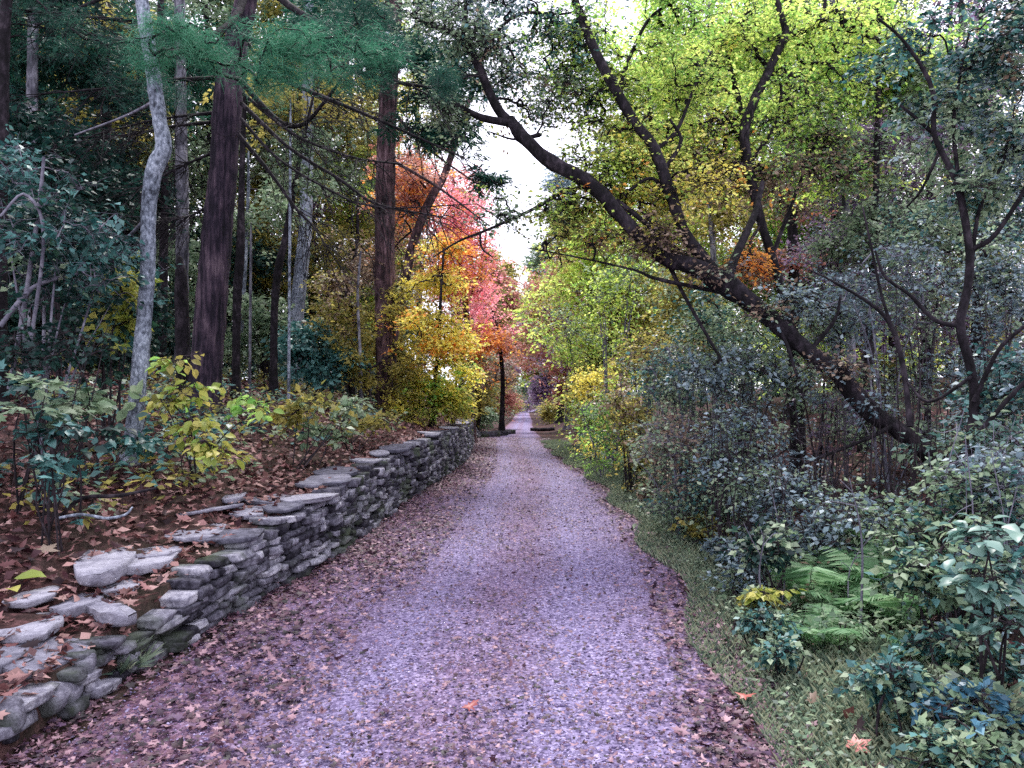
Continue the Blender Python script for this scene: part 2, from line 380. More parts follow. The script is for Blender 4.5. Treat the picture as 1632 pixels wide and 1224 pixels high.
def blend(lobes, reach=.5):
    # which kind of leaf each clump carries: neighbouring lobes run into each other
    pc = np.concatenate([c for c, _ in lobes]); mi = np.concatenate([np.full(len(c), i) for i, (c, _) in enumerate(lobes)])
    q = pc+rng.normal(size=pc.shape)*reach; out = np.empty(len(pc), int)
    for a in range(0, len(pc), 500):
        out[a:a+500] = mi[((q[a:a+500,None]-pc[None])**2).sum(-1).argmin(1)]
    return [lobes[k][1] for k in out]
def tree(name, label, cat, trunk, limbs=(), lobes=(), bark='dark_bark', twig='twig', templ='kite', group=None,
         m=26, r=.3, size=.07, flat=.45, droop=.25, rt=.0032, ks=12, rough=.035, sag=.06, tilt=.5, crownname='crown', wig=.08, leafy=True, jit=.5, bl=.6):
    """trunk: (path, radii); limbs: list of (path, radii); lobes: list of (clump points, material)"""
    path, rad = tocon(*trunk)
    base = np.array([path[0][0], path[0][1], float(H(path[0][0], path[0][1]))])
    root = empty(name, base, label, cat, group)
    tb = Tubes()
    L0 = np.linalg.norm(np.diff(path, axis=0), axis=1).sum()
    nn = int(np.clip(L0/.12, 12, 90)); u = np.linspace(0, len(path)-1, nn); i = np.arange(len(path))
    pp = np.stack([np.interp(u, i, path[:,c]) for c in range(3)], 1); rr = np.interp(u, i, rad)
    # root flare
    hgt = pp[:,2]-base[2]; rr = rr*(1+.45*np.exp(-np.clip(hgt,0,9)/.18))
    tb.add(pp, rr, ks, rough)
    skel = [pp[len(pp)//3:]]; lab = [np.zeros(len(skel[0]), int)]; tbs = [Tubes()]
    for q, (lp, lr) in enumerate(limbs):
        bt = Tubes(); bt.add(lp, lr, 8, .04); tbs.append(bt); skel.append(lp[1:]); lab.append(np.full(len(lp)-1, q+1))
    allc = [c for c, mt in lobes if len(c)]
    if allc:
        pc = np.concatenate(allc); back = grow(tbs, np.concatenate(skel), pc, rt, sag=sag, wig=wig, lab=np.concatenate(lab))
        rays = sprays(len(pc), r, flat, 5)
        if base[1] < 12.5 and leafy:
            for q in np.unique(back): raytubes(tbs[q], pc[back == q], rays[back == q])
        mat_of = blend([l for l in lobes if len(l[0])], bl)
    nq = sum(len(f) for f in tb.F)
    if tbs[0].n: tb.V += tbs[0].V; tb.F += [f+tb.n for f in tbs[0].F]
    to = tb.build('trunk', M[bark], root, base)
    if tbs[0].n:
        to.data.materials.append(M[twig]); mi = np.zeros(len(to.data.polygons), np.int32); mi[nq:] = 1; to.data.polygons.foreach_set('material_index', mi)
    for bt in tbs[1:]: bt.build('limb', M[bark if twig == 'twig' else twig], root, base)
    if allc:
        for mt in sorted(set(mat_of)):
            s_ = np.array([q == mt for q in mat_of]); lv = Leaves(templ)
            clumpleaves(lv, pc[s_], m, r, size, flat, droop, tilt, jit, rays[s_]); lv.build(crownname, M[mt], root, base)
    return root
def shrub(name, label, cat, base, lobes, twig='twig', templ='kite', group=None, m=18, r=.16, size=.06, flat=.6, droop=.3, rt=.0026, nst=6,
          sag=.05, tilt=.6, extra=(), rmax=.02, sname='stems', lname='foliage', bl=.25):
    base = np.asarray(base, float); base = np.array([base[0], base[1], float(H(base[0], base[1]))])
    root = empty(name, base, label, cat, group)
    tb = Tubes(); allc = np.concatenate([c for c, _ in lobes])
    skel = []
    pick = allc[rng.choice(len(allc), min(nst, len(allc)), replace=False)]
    for q in pick:
        b = base+rng.normal(size=3)*np.array([.06,.06,0])-np.array([0,0,.05])
        mid = b*.5+q*.5+np.array([0,0,.12*np.linalg.norm(q-b)])+rng.normal(size=3)*.05
        w = smoothpath(np.array([b, mid, q]), 9)
        Ls = np.linalg.norm(q-b)
        tb.add(w, np.linspace(.004+.006*Ls, .0025, 9), 5); skel.append(w[2:])
    for w, rr in extra: tb.add(w, rr, 6, .03); skel.append(w)
    grow(tb, np.concatenate(skel), allc, rt, sag=sag, rmax=rmax)
    rays = sprays(len(allc), r, flat, 4)
    if base[1] < 10: raytubes(tb, allc, rays, .0014)
    tb.build(sname, M[twig], root, base)
    mat_of = blend(lobes, bl)
    for mt in sorted(set(mat_of)):
        s_ = np.array([q == mt for q in mat_of]); lv = Leaves(templ)
        clumpleaves(lv, allc[s_], m, r, size, flat, droop, tilt, .5, rays[s_]); lv.build(lname, M[mt], root, base)
    return root
def dup(root, loc, rotz, scale=1.0, label=None, group=None):
    r = root.copy(); COL.objects.link(r); r.location = [float(v) for v in loc]; r.rotation_euler = (0,0,rotz); r.scale = (scale,)*3
    if label: r['label'] = label
    if group: r['group'] = group
    for ch in list(root.children):
        c = ch.copy(); COL.objects.link(c); c.parent = r
    return r

# ------------------------------------------------------------------ the setting: ground, road
def ground_sheet():
    ys = np.concatenate([np.arange(-12,0,1.0), np.arange(0,14,.16), np.arange(14,40,.5), np.arange(40,120,3), np.arange(120,321,20)])
    sl = np.concatenate([[0,.06,.12,.14,.16,.18,.2,.24,.3,.4,.5], np.arange(.62,7,.16), np.arange(7,16,.6), np.arange(16,40,3), np.arange(40,260,20)])
    sr = np.concatenate([[0,.1,.25,.4], np.arange(.55,7,.16), np.arange(7,16,.6), np.arange(16,40,3), np.arange(40,260,20)])
    mid = np.linspace(0,1,9)[1:-1]
    xl, xr, zr, wh = road(ys)
    X = np.concatenate([xl[:,None]-sl[::-1][None], xl[:,None]*(1-mid)+xr[:,None]*mid, xr[:,None]+sr[None]], 1)
    Y = np.repeat(ys[:,None], X.shape[1], 1)
    Z = H(X, Y)
    s = np.maximum(xl[:,None]-X, X-xr[:,None])
    fine = sstep(s,.25,.6)
    Z = Z+fine*.03*rng.normal(size=Z.shape)*np.clip(20/np.maximum(Y,1),0,1)-.02*(s < -1e-6)
    a, b = X.shape
    idx = np.arange(a*b).reshape(a,b)
    Q = np.stack([idx[:-1,:-1], idx[:-1,1:], idx[1:,1:], idx[1:,:-1]], -1).reshape(-1,4)
    o = mesh_np('forest_floor', np.stack([X,Y,Z],-1).reshape(-1,3), Q, M['ground'], smooth=True); tag(o, kind='structure')
    # road sheet, ragged at its edges, lying just over the ground
    ys = np.concatenate([np.arange(-8,14,.12), np.arange(14,60,.5), np.arange(60,160,4)])
    xl, xr, zr, wh = road(ys)
    lat = np.linspace(0,1,25)
    e = .05*np.sin(ys*3.1)+.04*np.sin(ys*7.7+1)
    X = (xl-.03)[:,None]*(1-lat)+(xr+.03+e)[:,None]*lat
    Y = np.repeat(ys[:,None], 25, 1)
    Z = np.repeat(zr[:,None], 25, 1)+.006+.02*np.sin(lat*PI)[None]-.018*np.exp(-((lat-.33)/.08)**2)[None]-.018*np.exp(-((lat-.72)/.08)**2)[None]
    Z[:,0] -= .02; Z[:,-1] -= .02
    a, b = X.shape; idx = np.arange(a*b).reshape(a,b)
    Q = np.stack([idx[:-1,:-1], idx[:-1,1:], idx[1:,1:], idx[1:,:-1]], -1).reshape(-1,4)
    o = mesh_np('gravel_road', np.stack([X,Y,Z],-1).reshape(-1,3), Q, M['road'], smooth=True, attrs={'lat': np.repeat(lat[None], a, 0).ravel()}); tag(o, kind='structure')
ground_sheet()

# ------------------------------------------------------------------ dry stone wall
g = np.linspace(-1,1,5)
def cubegrid():
    pts, quads, key = [], [], {}
    def vid(p):
        k = tuple(np.round(p,4)); 
        if k not in key: key[k] = len(pts); pts.append(p)
        return key[k]
    for ax in range(3):
        for sgn in (-1,1):
            for i in range(4):
                for j in range(4):
                    q = []
                    for (a,b) in ((i,j),(i+1,j),(i+1,j+1),(i,j+1)):
                        p = np.zeros(3); p[ax] = sgn; p[(ax+1)%3] = g[a]; p[(ax+2)%3] = g[b]; q.append(vid(p))
                    quads.append(q if sgn > 0 else q[::-1])
    return np.array(pts), np.array(quads)
CG, CQ = cubegrid()
def stones(centres, dims, tang, pw=36, amp=.05, cuts=6):
    """many chiselled stones at once: centres (S,3), half dims (S,3) along tangent / depth / up"""
    S = len(centres)
    p = CG/((np.abs(CG)**pw).sum(1, keepdims=True)**(1/pw))
    p = np.repeat(p[None], S, 0)
    ph = rng.random((S,1,6))*6.28
    nx = np.sin(p[:,:,1]*2.1+ph[:,:,0])+np.sin(p[:,:,2]*1.7+ph[:,:,1])
    ny = np.sin(p[:,:,0]*2.3+ph[:,:,2])+np.sin(p[:,:,2]*2.0+ph[:,:,3])
    nz = np.sin(p[:,:,0]*1.6+ph[:,:,4])+np.sin(p[:,:,1]*1.9+ph[:,:,5])
    p = p+amp*np.stack([nx,ny,nz],-1)+rng.normal(size=p.shape)*amp*.25
    for _ in range(cuts):
        nn = unit(rng.normal(size=(S,1,3))*np.array([1,1,.22])); o = (np.abs(nn).sum(-1)*rng.uniform(.74,.97,(S,1)))
        ex = np.maximum(0, (p*nn).sum(-1)-o); p = p-ex[...,None]*nn
    p = p*dims[:,None,:]
    tilt = rng.normal(size=S)*.07
    t2 = np.stack([tang[:,0]*np.cos(tilt), tang[:,1]*np.cos(tilt), np.sin(tilt)], -1)
    dep = np.stack([-tang[:,1], tang[:,0], np.zeros(S)], -1)
    up = np.cross(t2, dep)*-1; up *= np.sign(up[:,2:3])
    w = centres[:,None]+p[...,0:1]*t2[:,None]+p[...,1:2]*dep[:,None]+p[...,2:3]*up[:,None]
    return w
def stone_wall():
    yy = np.arange(3.3, 30, .02); xl, xr, zr, wh = road(yy)
    base = np.array([xl[len(xl)//2], yy[len(yy)//2], float(zr[len(zr)//2])])
    root = empty('dry_stone_wall', base, 'long low dry stone retaining wall of grey stones along the left edge of the road', 'stone wall')
    seg = np.sqrt(np.diff(xl)**2+np.diff(yy)**2); arc = np.concatenate([[0], np.cumsum(seg)])
    Lt = arc[-1]
    cs, ds, ts = [], [], []
    z = 0.0; course = 0
    while z < .8:
        h = random.uniform(.042,.085)
        a = random.uniform(-.2,0)
        while a < Lt:
            ln = random.choice([.09,.12,.15,.19,.24,.3])*random.uniform(.8,1.2)
            mid = min(max(a+ln/2,0),Lt-.01); a += ln
            y = np.interp(mid, arc, yy); x = np.interp(mid, arc, xl); w = np.interp(mid, arc, wh); zb = np.interp(mid, arc, zr)
            if z+h > w+random.uniform(-.02,.05): continue
            if y < 4.5 and random.random() < .5: continue
            tx = np.interp(mid+.1, arc, xl)-np.interp(mid-.1, arc, xl); ty = np.interp(mid+.1, arc, yy)-np.interp(mid-.1, arc, yy); q = math.hypot(tx,ty) or 1
            dep = random.uniform(.09,.15)
            off = random.uniform(-.03,.05)+z*.05+.1*max(0,min(1,(4.7-y)/.5))
            cs.append((x-off-dep+.01, y, zb+z+h/2+random.uniform(-.012,.012))); ds.append((ln/2*.95, dep, h/2*random.uniform(.84,.99))); ts.append((tx/q,ty/q))
            if y > 3.5 and random.random() < .25:      # small pinning stones
                cs.append((x-off-dep+.03, y+random.uniform(-.1,.1), zb+z+h*random.random())); ds.append((.035,.06,.02)); ts.append((tx/q,ty/q))
        z += h*.98; course += 1
    ts = np.array(ts); t3 = np.concatenate([ts, np.zeros((len(ts),1))], 1)
    w = stones(np.array(cs), np.array(ds), t3)
    S, nv = w.shape[:2]
    Q = (CQ[None]+(np.arange(S)*nv)[:,None,None]).reshape(-1,4)
    mesh_np('wall_face', w.reshape(-1,3), Q, M['stone'], root, attrs={'rnd': np.repeat(rng.random(S), nv)}, origin=base)
    # flat coping stones, each a part
    a = 2.3; k = 0
    while a < Lt-.2:
        ln = random.uniform(.28,.62)
        y = np.interp(a, arc, yy); x = np.interp(a, arc, xl); wv = np.interp(a, arc, wh); zb = np.interp(a, arc, zr)
        tx = np.interp(a+.1, arc, xl)-np.interp(a-.1, arc, xl); ty = np.interp(a+.1, arc, yy)-np.interp(a-.1, arc, yy); q = math.hypot(tx,ty)
        c = np.array([[x-random.uniform(.12,.34), y, zb+wv+random.uniform(-.01,.035)]])
        if random.random() < .3: a += ln*.8; continue
        hh = random.uniform(.012,.024)
        w = slabverts(c[0], ln/2, random.uniform(.13,.24), hh, math.atan2(ty,tx)+random.uniform(-.3,.3), random.uniform(-.08,.08), random.uniform(-.06,.06))
        mesh_np('coping_stone', w[0], w[1:], M['slab'], root, attrs={'rnd': np.full(len(w[0]), random.random())}, origin=base)
        a += ln*random.uniform(.85,1.25); k += 1
def slabverts(c, a, b, h, rot, tx=0, ty=0, n=14):
    # an angular outline: a box-like polygon with its corners broken off by random straight cuts
    an = (np.arange(n)+rng.random(n)*.6)/n*2*PI
    r = 1/np.maximum(np.abs(np.cos(an)), np.abs(np.sin(an)))
    for _ in range(6):
        t0 = rng.random()*2*PI; o = rng.uniform(.82,1.12); cs = np.cos(an-t0); r = np.where(cs > .2, np.minimum(r, o/np.maximum(cs,.2)), r)
    ex = r*np.cos(an)*a*.95; ey = r*np.sin(an)*b*.95
    rings = []
    for k, zz in ((.93,-h),(.98,-h*.5),(1.0,h*.8),(.985,h)):
        j = 1+rng.normal(size=n)*.02
        rings.append(np.stack([ex*k*j, ey*k*j, zz+rng.normal(size=n)*h*.14], -1))
    rings.append(np.stack([ex*.55, ey*.55, h*1.0+rng.normal(size=n)*h*.14], -1))
    V = np.concatenate(rings+[np.array([[0,0,h*1.05]]), np.array([[0,0,-h]])])
    V[:,2] += V[:,0]*tx+V[:,1]*ty
    ca, sa = math.cos(rot), math.sin(rot)
    V = np.stack([V[:,0]*ca-V[:,1]*sa, V[:,0]*sa+V[:,1]*ca, V[:,2]], -1)+np.asarray(c)
    j = np.arange(n); j2 = (j+1)%n
    Q = np.concatenate([np.stack([i*n+j, i*n+j2, (i+1)*n+j2, (i+1)*n+j], -1) for i in range(4)])
    T = np.concatenate([np.stack([4*n+j, 4*n+j2, np.full(n,5*n)], -1), np.stack([j2, j, np.full(n,5*n+1)], -1)])
    return V, Q, T
stone_wall()
def loose_slab(x, y, wpx, dpx, h, label, rot=0.0, tx=0.0, ty=0.0, lift=0.0, mat='slab', name='flat_stone'):
    p = gp(x, y); h = h*.72
    s = p[1]/F
    # a flat stone's depth in the picture is foreshortened by the viewing angle
    fs = (EYE-p[2])/p[1]
    w = slabverts((0,0,0), wpx*s/2, dpx*s/2/max(fs,.18), h, rot, tx, ty)
    o = mesh_np(name, w[0], list(w[1:]), M[mat], attrs={'rnd': np.full(len(w[0]), .45+.5*random.random())})
    o.location = (p[0], p[1], p[2]+h*.8+lift)
    tag(o, label, 'stone', 'loose stones on the wall top')
for a in [
    (48,1008,100,40,.035,'broad pale flat stone at the left picture edge, second from the wall end',.1,.05),
    (62,1052,124,52,.03,'long tilted bluish flat stone nearest the wall front end',-.35,-.12),
    (8,1062,50,46,.04,'grey flat stone cut off by the left picture edge at the wall end',.2,0),
    (58,958,62,30,.025,'small squarish pale stone lying on dry leaves left of the wall top',.1,0),
    (126,974,72,32,.04,'thick grey flat stone on leaves beside a paler block near the wall front',0,.05),
    (172,984,54,46,.05,'pale blocky stone leaning outwards on the broken front of the wall',.8,-.1),
    (165,912,84,52,.06,'chunky pale boulder sitting highest on the near part of the wall',.3,0),
    (238,903,76,30,.045,'long rough brownish stone laid along the near wall top beside a chunky boulder',.15,0),
    (188,944,66,24,.03,'low brown stone wedged under the chunky boulder on the near wall',.1,0),
    (312,852,90,28,.022,'wide thin light grey slab lying flat on the wall top by the first straight course',.25,0),
    (334,816,52,22,.02,'tilted thin slab half buried in leaves behind the wide light slab',-.5,.15),
    (432,800,84,18,.025,'long pale slab overhanging the middle of the wall',.3,0),
    (398,820,60,20,.03,'short slab stacked just before the long overhanging slab on the wall',.2,0),
    (374,797,34,16,.03,'small rounded stone on leaves behind the wall top',.0,0),
    (245,884,90,20,.02,'thin crooked slab half covered by leaves behind the near wall',.2,0),
    ]: loose_slab(*a)
def boulder(x, y, r, sq, label, mat='stone'):
    p = gp(x, y); s = r/F*p[1]
    V = stones(np.array([[0,0,0.]]), np.array([[s,s*.9,s*sq]]), np.array([[1.,0,0]]), 3, .12)[0]
    o = mesh_np('boulder', V, CQ, M[mat], attrs={'rnd': np.full(len(V), .5+.3*random.random())})
    o.location = (p[0], p[1], p[2]+s*sq*.55); tag(o, label, 'boulder', 'boulders at the broken wall end')
boulder(10,1165,30,.8,'grey boulder at the left picture edge below the broken wall end')
boulder(78,1128,28,.8,'mossy round boulder at the foot of the broken wall end')
boulder(104,1125,20,1.0,'small upright grey stone beside the mossy round boulder')
boulder(200,1062,26,.7,'low mossy stone at the foot of the wall beside a grass tuft')
boulder(130,1075,24,.7,'half buried lichened boulder under the long tilted flat stone')

# ------------------------------------------------------------------ ground stuff: litter, grass, cover
def litter():
    # on the road: dense at both edges and down the crown of the road
    n = 76000
    Y = 2.6+26*rng.random(n*4)**1.6; lat = -.07+1.1*rng.random(n*4)
    w = .9*np.exp(-np.abs(lat)/.24)+.3*np.exp(-((lat-.56)/.12)**2)+1.1*np.exp(-np.abs(1-lat)/.08)+.27
    patch = .5+.5*np.sin(Y*1.9+lat*5)*np.sin(Y*.83+lat*9+1)
    k = rng.random(n*4) < w*(.35+.65*patch)*.8; Y, lat = Y[k][:n], lat[k][:n]
    xl, xr, zr, wh = road(Y)
    X = (xl-.02)*(1-lat)+(xr+.1)*lat
    pos = np.stack([X, Y, zr+.018+.02*np.sin(np.clip(lat,0,1)*PI)+.008*rng.random(len(X))], -1)
    for tm, sel, sz in (('oak', slice(0,None,7), .072), ('maple', slice(1,None,7), .055), ('oak', slice(2,None,7), .04), ('kite', slice(3,None,7), .03), ('kite', slice(4,None,7), .022), ('maple', slice(5,None,7), .03), ('kite', slice(6,None,7), .036)):
        p = pos[sel]; m = len(p); lv = Leaves(tm)
        d = np.concatenate([rng.normal(size=(m,2)), rng.normal(size=(m,1))*.1], 1)
        nr = rng.normal(size=(m,3))*.42; nr[:,2] += 1
        edge = np.where((lat[sel] < .3) | (lat[sel] > .86), 1.05, .62)
        lv.add(p, d, nr, edge*sz*(.45+.75*rng.random(m)), rng.random(m))
        o = lv.build('fallen_leaves', M['road_litter']); tag(o, kind='stuff', label='fallen brown and mauve leaves scattered over the gravel road', cat='leaf litter')
    # on both banks
    for side, n, ymax in ((-1, 26000, 22), (1, 9000, 16)):
        Y = 2.6+(ymax-2.6)*rng.random(n)**1.5; s = .16+(5.5*rng.random(n)**1.15 if side < 0 else .2+6*rng.random(n))
        xl, xr, zr, wh = road(Y)
        X = xl-s if side < 0 else xr+s
        pos = np.stack([X, Y, H(X,Y)+.02+.03*rng.random(n)], -1)
        for tm, sel, sz in (('oak', slice(0,None,2), .095), ('kite', slice(1,None,2), .075)):
            p = pos[sel]; m = len(p); lv = Leaves(tm)
            d = np.concatenate([rng.normal(size=(m,2)), rng.normal(size=(m,1))*.25], 1)
            nr = rng.normal(size=(m,3))*.45; nr[:,2] += 1
            lv.add(p, d, nr, sz*(.55+.75*rng.random(m)), rng.random(m))
            o = lv.build('fallen_leaves', M['litter']); tag(o, kind='stuff', label='reddish brown fallen leaves covering the %s bank' % ('left' if side < 0 else 'right'), cat='leaf litter')
litter()
def pebbles():
    n = 26000
    Y = 2.7+9*rng.random(n)**1.7; lat = rng.random(n); xl, xr, zr, wh = road(Y)
    c = np.stack([xl*(1-lat)+xr*lat, Y, zr+.008+.02*np.sin(lat*PI)-.018*np.exp(-((lat-.33)/.08)**2)-.018*np.exp(-((lat-.72)/.08)**2)], -1)
    o6 = np.array([(1,0,0),(0,1,0),(-1,0,0),(0,-1,0),(0,0,1),(0,0,-1)], float)
    s = (.004+.009*rng.random(n)**2.5)[:,None,None]*rng.uniform(.6,1.3,(n,6,1)); a = rng.random(n)*6.28
    v = o6[None]*s*np.array([1.2,.9,.6]); x = v[...,0]*np.cos(a)[:,None]-v[...,1]*np.sin(a)[:,None]; y = v[...,0]*np.sin(a)[:,None]+v[...,1]*np.cos(a)[:,None]
    V = np.stack([x,y,v[...,2]],-1)+c[:,None]
    f = np.array([(0,1,4),(1,2,4),(2,3,4),(3,0,4),(1,0,5),(2,1,5),(3,2,5),(0,3,5)])
    o = mesh_np('gravel', V.reshape(-1,3), (f[None]+(np.arange(n)*6)[:,None,None]).reshape(-1,3), M['pebble'], attrs={'rnd': np.repeat(rng.random(n),6)})
    tag(o, 'loose lavender grey gravel lying on the road', 'gravel', kind='stuff')
pebbles()
def leaf_thing(x, y, size, templ, mat, label, rot):
    p = gp(x, y); lv = Leaves(templ)
    lv.add(np.array([[0,0,.0]]), np.array([[math.sin(rot), math.cos(rot), .15]]), np.array([[.15,-.25,1.]]), size, np.array([random.random()]))
    o = lv.build('fallen_leaf', M[mat]); o.location = (p[0], p[1], p[2]+.05)
    tag(o, label, 'leaf')
leaf_thing(735,1148,.1,'oak','red_leaf','pinkish red fallen leaf lying alone in the middle of the near road',1.0)
leaf_thing(1172,1125,.11,'oak','red_leaf','large salmon oak leaf at the right edge of the road',2.2)
leaf_thing(1345,1212,.13,'maple','red_leaf','orange red leaf in the grass at the bottom edge',1.4)
leaf_thing(1290,1142,.12,'oak','brown_leaf','tan fallen leaf resting on the grass verge',.6)
leaf_thing(22,938,.17,'oval','lime','long yellow leaf at the left picture edge on the bank',1.4)
leaf_thing(16,952,.12,'oval','lime','smaller yellow leaf beside the long yellow leaf on the bank',2.3)
leaf_thing(55,895,.16,'maple','brown_leaf','tan maple leaf standing among dark leaves on the left bank',.4)

def grass():
    n = 90000
    Y = 2.6+22*rng.random(n)**1.6; s = -.1+1.05*rng.random(n)**1.3*np.clip(1.25-Y*.03,.4,1.2)
    s = s+.1*np.sin(Y*2.3)
    xl, xr, zr, wh = road(Y); X = xr+s
    hgt = (.03+.065*rng.random(n))*(.6+.8*np.clip(s,0,1))*(1+.04*Y)
    th = rng.random(n)*2*PI; lean = np.stack([np.cos(th), np.sin(th), np.zeros(n)], -1)
    side = np.stack([-np.sin(th+.8), np.cos(th+.8), np.zeros(n)], -1)*(.0018+.0003*Y)[:,None]
    b = np.stack([X, Y, H(X,Y)-.005], -1)
    V = np.stack([b-side, b+side, b+lean*(hgt*.2)[:,None]+np.array([0,0,1])*(hgt*.7)[:,None], b+lean*(hgt*.55)[:,None]+np.array([0,0,1])*hgt[:,None]], 1)
    idx = np.arange(n)[:,None]*4
    Fc = np.concatenate([idx+np.array([[0,1,2]]), idx+np.array([[2,1,3]])])
    o = mesh_np('grass', V.reshape(-1,3), Fc, M['grass'], attrs={'rnd': np.repeat(rng.random(n),4)}); tag(o, kind='stuff', label='short grass along the right edge of the road', cat='grass')
    n = 8000                                          # small weeds in the grass
    Y = 2.6+14*rng.random(n)**1.5; s = .05+1.3*rng.random(n); xr = road(Y)[1]; X = xr+s
    pos = np.stack([X, Y, H(X,Y)+.03+.05*rng.random(n)], -1)
    lv = Leaves('kite'); d = rng.normal(size=(n,3)); d[:,2] = .15; nr = rng.normal(size=(n,3))*.35; nr[:,2] += 1
    lv.add(pos, d, nr, .018+.026*rng.random(n), rng.random(n))
    o = lv.build('low_weeds', M['grey_green']); tag(o, kind='stuff', label='low green weeds in the grass verge', cat='weeds')
grass()
def cover(name, label, mat, n, yr, sr, side, size, hmax, m=7, cond=None):
    Y = yr[0]+(yr[1]-yr[0])*rng.random(n)**1.3; s = sr[0]+(sr[1]-sr[0])*rng.random(n)
    xl, xr, zr, wh = road(Y); X = xl-s if side < 0 else xr+s
    nz = np.sin(X*1.7+Y*.9)+np.sin(X*.8-Y*1.6+1)
    k = nz > -.3; X, Y = X[k], Y[k]
    h = hmax*(.3+.7*rng.random(len(X)))
    c = np.stack([X, Y, H(X,Y)+h], -1)
    lv = Leaves('kite'); clumpleaves(lv, c, m, .16, size, .4, .15, .4)
    tb = Tubes(); b = c.copy(); b[:,2] -= h+.02; b[:,:2] += rng.normal(size=(len(X),2))*.04
    t = np.linspace(0,1,4)[None,:,None]; tb.batch(b[:,None]*(1-t)+c[:,None]*t, np.full((len(X),4),.0022), 3)
    o = lv.build(name, M[mat]); tag(o, label, 'ground cover', kind='stuff')
    o2 = tb.build(name+'_stems', M['twig']); tag(o2, label+', its thin stems', 'ground cover', kind='stuff')
cover('ground_cover', 'small olive seedlings covering the left bank', 'olive', 1100, (5.0,20), (.8,9), -1, .075, .28)
cover('ground_cover', 'small grey green seedlings covering the left bank', 'grey_green', 1300, (4.5,20), (.9,9), -1, .075, .22)
cover('ground_cover', 'dark teal low plants covering the left bank', 'teal', 800, (3.8,14), (1.0,8), -1, .085, .3)
cover('ground_cover', 'blue grey low plants covering the right bank', 'blue_grey', 900, (3,14), (1.1,6), 1, .05, .35)
cover('ground_cover', 'low mixed plants edging the grass verge', 'grey_green', 900, (4.4,16), (.42,1.25), 1, .045, .26)
cover('ground_cover', 'low brown dead plants edging the grass verge', 'brown_leaf', 320, (5,16), (.45,1.3), 1, .045, .3)
cover('ground_cover', 'grey green low plants covering the right bank', 'grey_green', 700, (3,22), (1.0,6), 1, .05, .3)

# ------------------------------------------------------------------ camera, sky, sun
cam = bpy.data.cameras.new('camera'); cam.lens = 27; cam.sensor_width = 36; cam.clip_end = 2000; cam.clip_start = .05
co = bpy.data.objects.new('camera', cam); COL.objects.link(co); co.location = (0,0,EYE); co.rotation_euler = (PI/2,0,0); SC.camera = co
W = bpy.data.worlds.new('World'); SC.world = W; W.use_nodes = True
nt = W.node_tree; nt.nodes.clear(); out = nt.nodes.new('ShaderNodeOutputWorld'); bg = nt.nodes.new('ShaderNodeBackground')
sky = nt.nodes.new('ShaderNodeTexSky'); sky.sky_type = 'NISHITA'; sky.sun_disc = False
SUN_EL, SUN_AZ = math.radians(58), math.radians(-2)      # straight ahead over the road, behind thin cloud
sky.sun_elevation = SUN_EL; sky.sun_rotation = SUN_AZ; sky.air_density = 1.0; sky.dust_density = 3.0
tc = nt.nodes.new('ShaderNodeTexCoord'); cn = N(nt, 'ShaderNodeTexNoise', Scale=3.0, Detail=6.0); nt.links.new(tc.outputs['Generated'], cn.inputs['Vector'])
cr = ramp(nt, [(.3,(.75,.75,.75,1)),(.65,(.97,.97,.97,1))]); nt.links.new(cn.outputs[0], cr.inputs[0])
mx = N(nt, 'ShaderNodeMix', data_type='RGBA'); nt.links.new(cr.outputs[0], mx.inputs['Factor']); nt.links.new(sky.outputs[0], mx.inputs[6]); mx.inputs[7].default_value = (13.4,13.2,15.6,1)
nt.links.new(mx.outputs[2], bg.inputs[0]); bg.inputs[1].default_value = .1; nt.links.new(bg.outputs[0], out.inputs[0])
sl = bpy.data.lights.new('sun', 'SUN'); sl.energy = 2.5; sl.angle = math.radians(14); sl.color = (1,.97,.93)
so = bpy.data.objects.new('sun', sl); COL.objects.link(so); so.rotation_euler = (PI/2-SUN_EL, 0, PI-SUN_AZ); so.location = (10,20,40)
SC.view_settings.view_transform = 'Standard'; SC.view_settings.look = 'None'; SC.view_settings.exposure = 1.0; SC.view_settings.gamma = 1
cy = SC.cycles; cy.max_bounces = 6; cy.diffuse_bounces = 3; cy.glossy_bounces = 1; cy.transmission_bounces = 4; cy.transparent_max_bounces = 4; cy.caustics_reflective = False; cy.caustics_refractive = False
cy.use_denoising = False; cy.use_adaptive_sampling = True; cy.adaptive_threshold = .01
#PART3

# ------------------------------------------------------------------ trees of the left side
def up(path, rad, dz, dx=0, dy=0, taper=.35):          # carry a trunk on above the picture's top edge
    e = path[-1]; q = np.array([[e[0]+dx*t, e[1]+dy*t, e[2]+dz*t] for t in (.33,.66,1)])
    return np.vstack([path, q]), np.concatenate([rad, rad[-1]*np.array([.8,.6,taper])])
def limb(pts, d0, d1, n=None): return pxpath(pts, d0, d1, n)

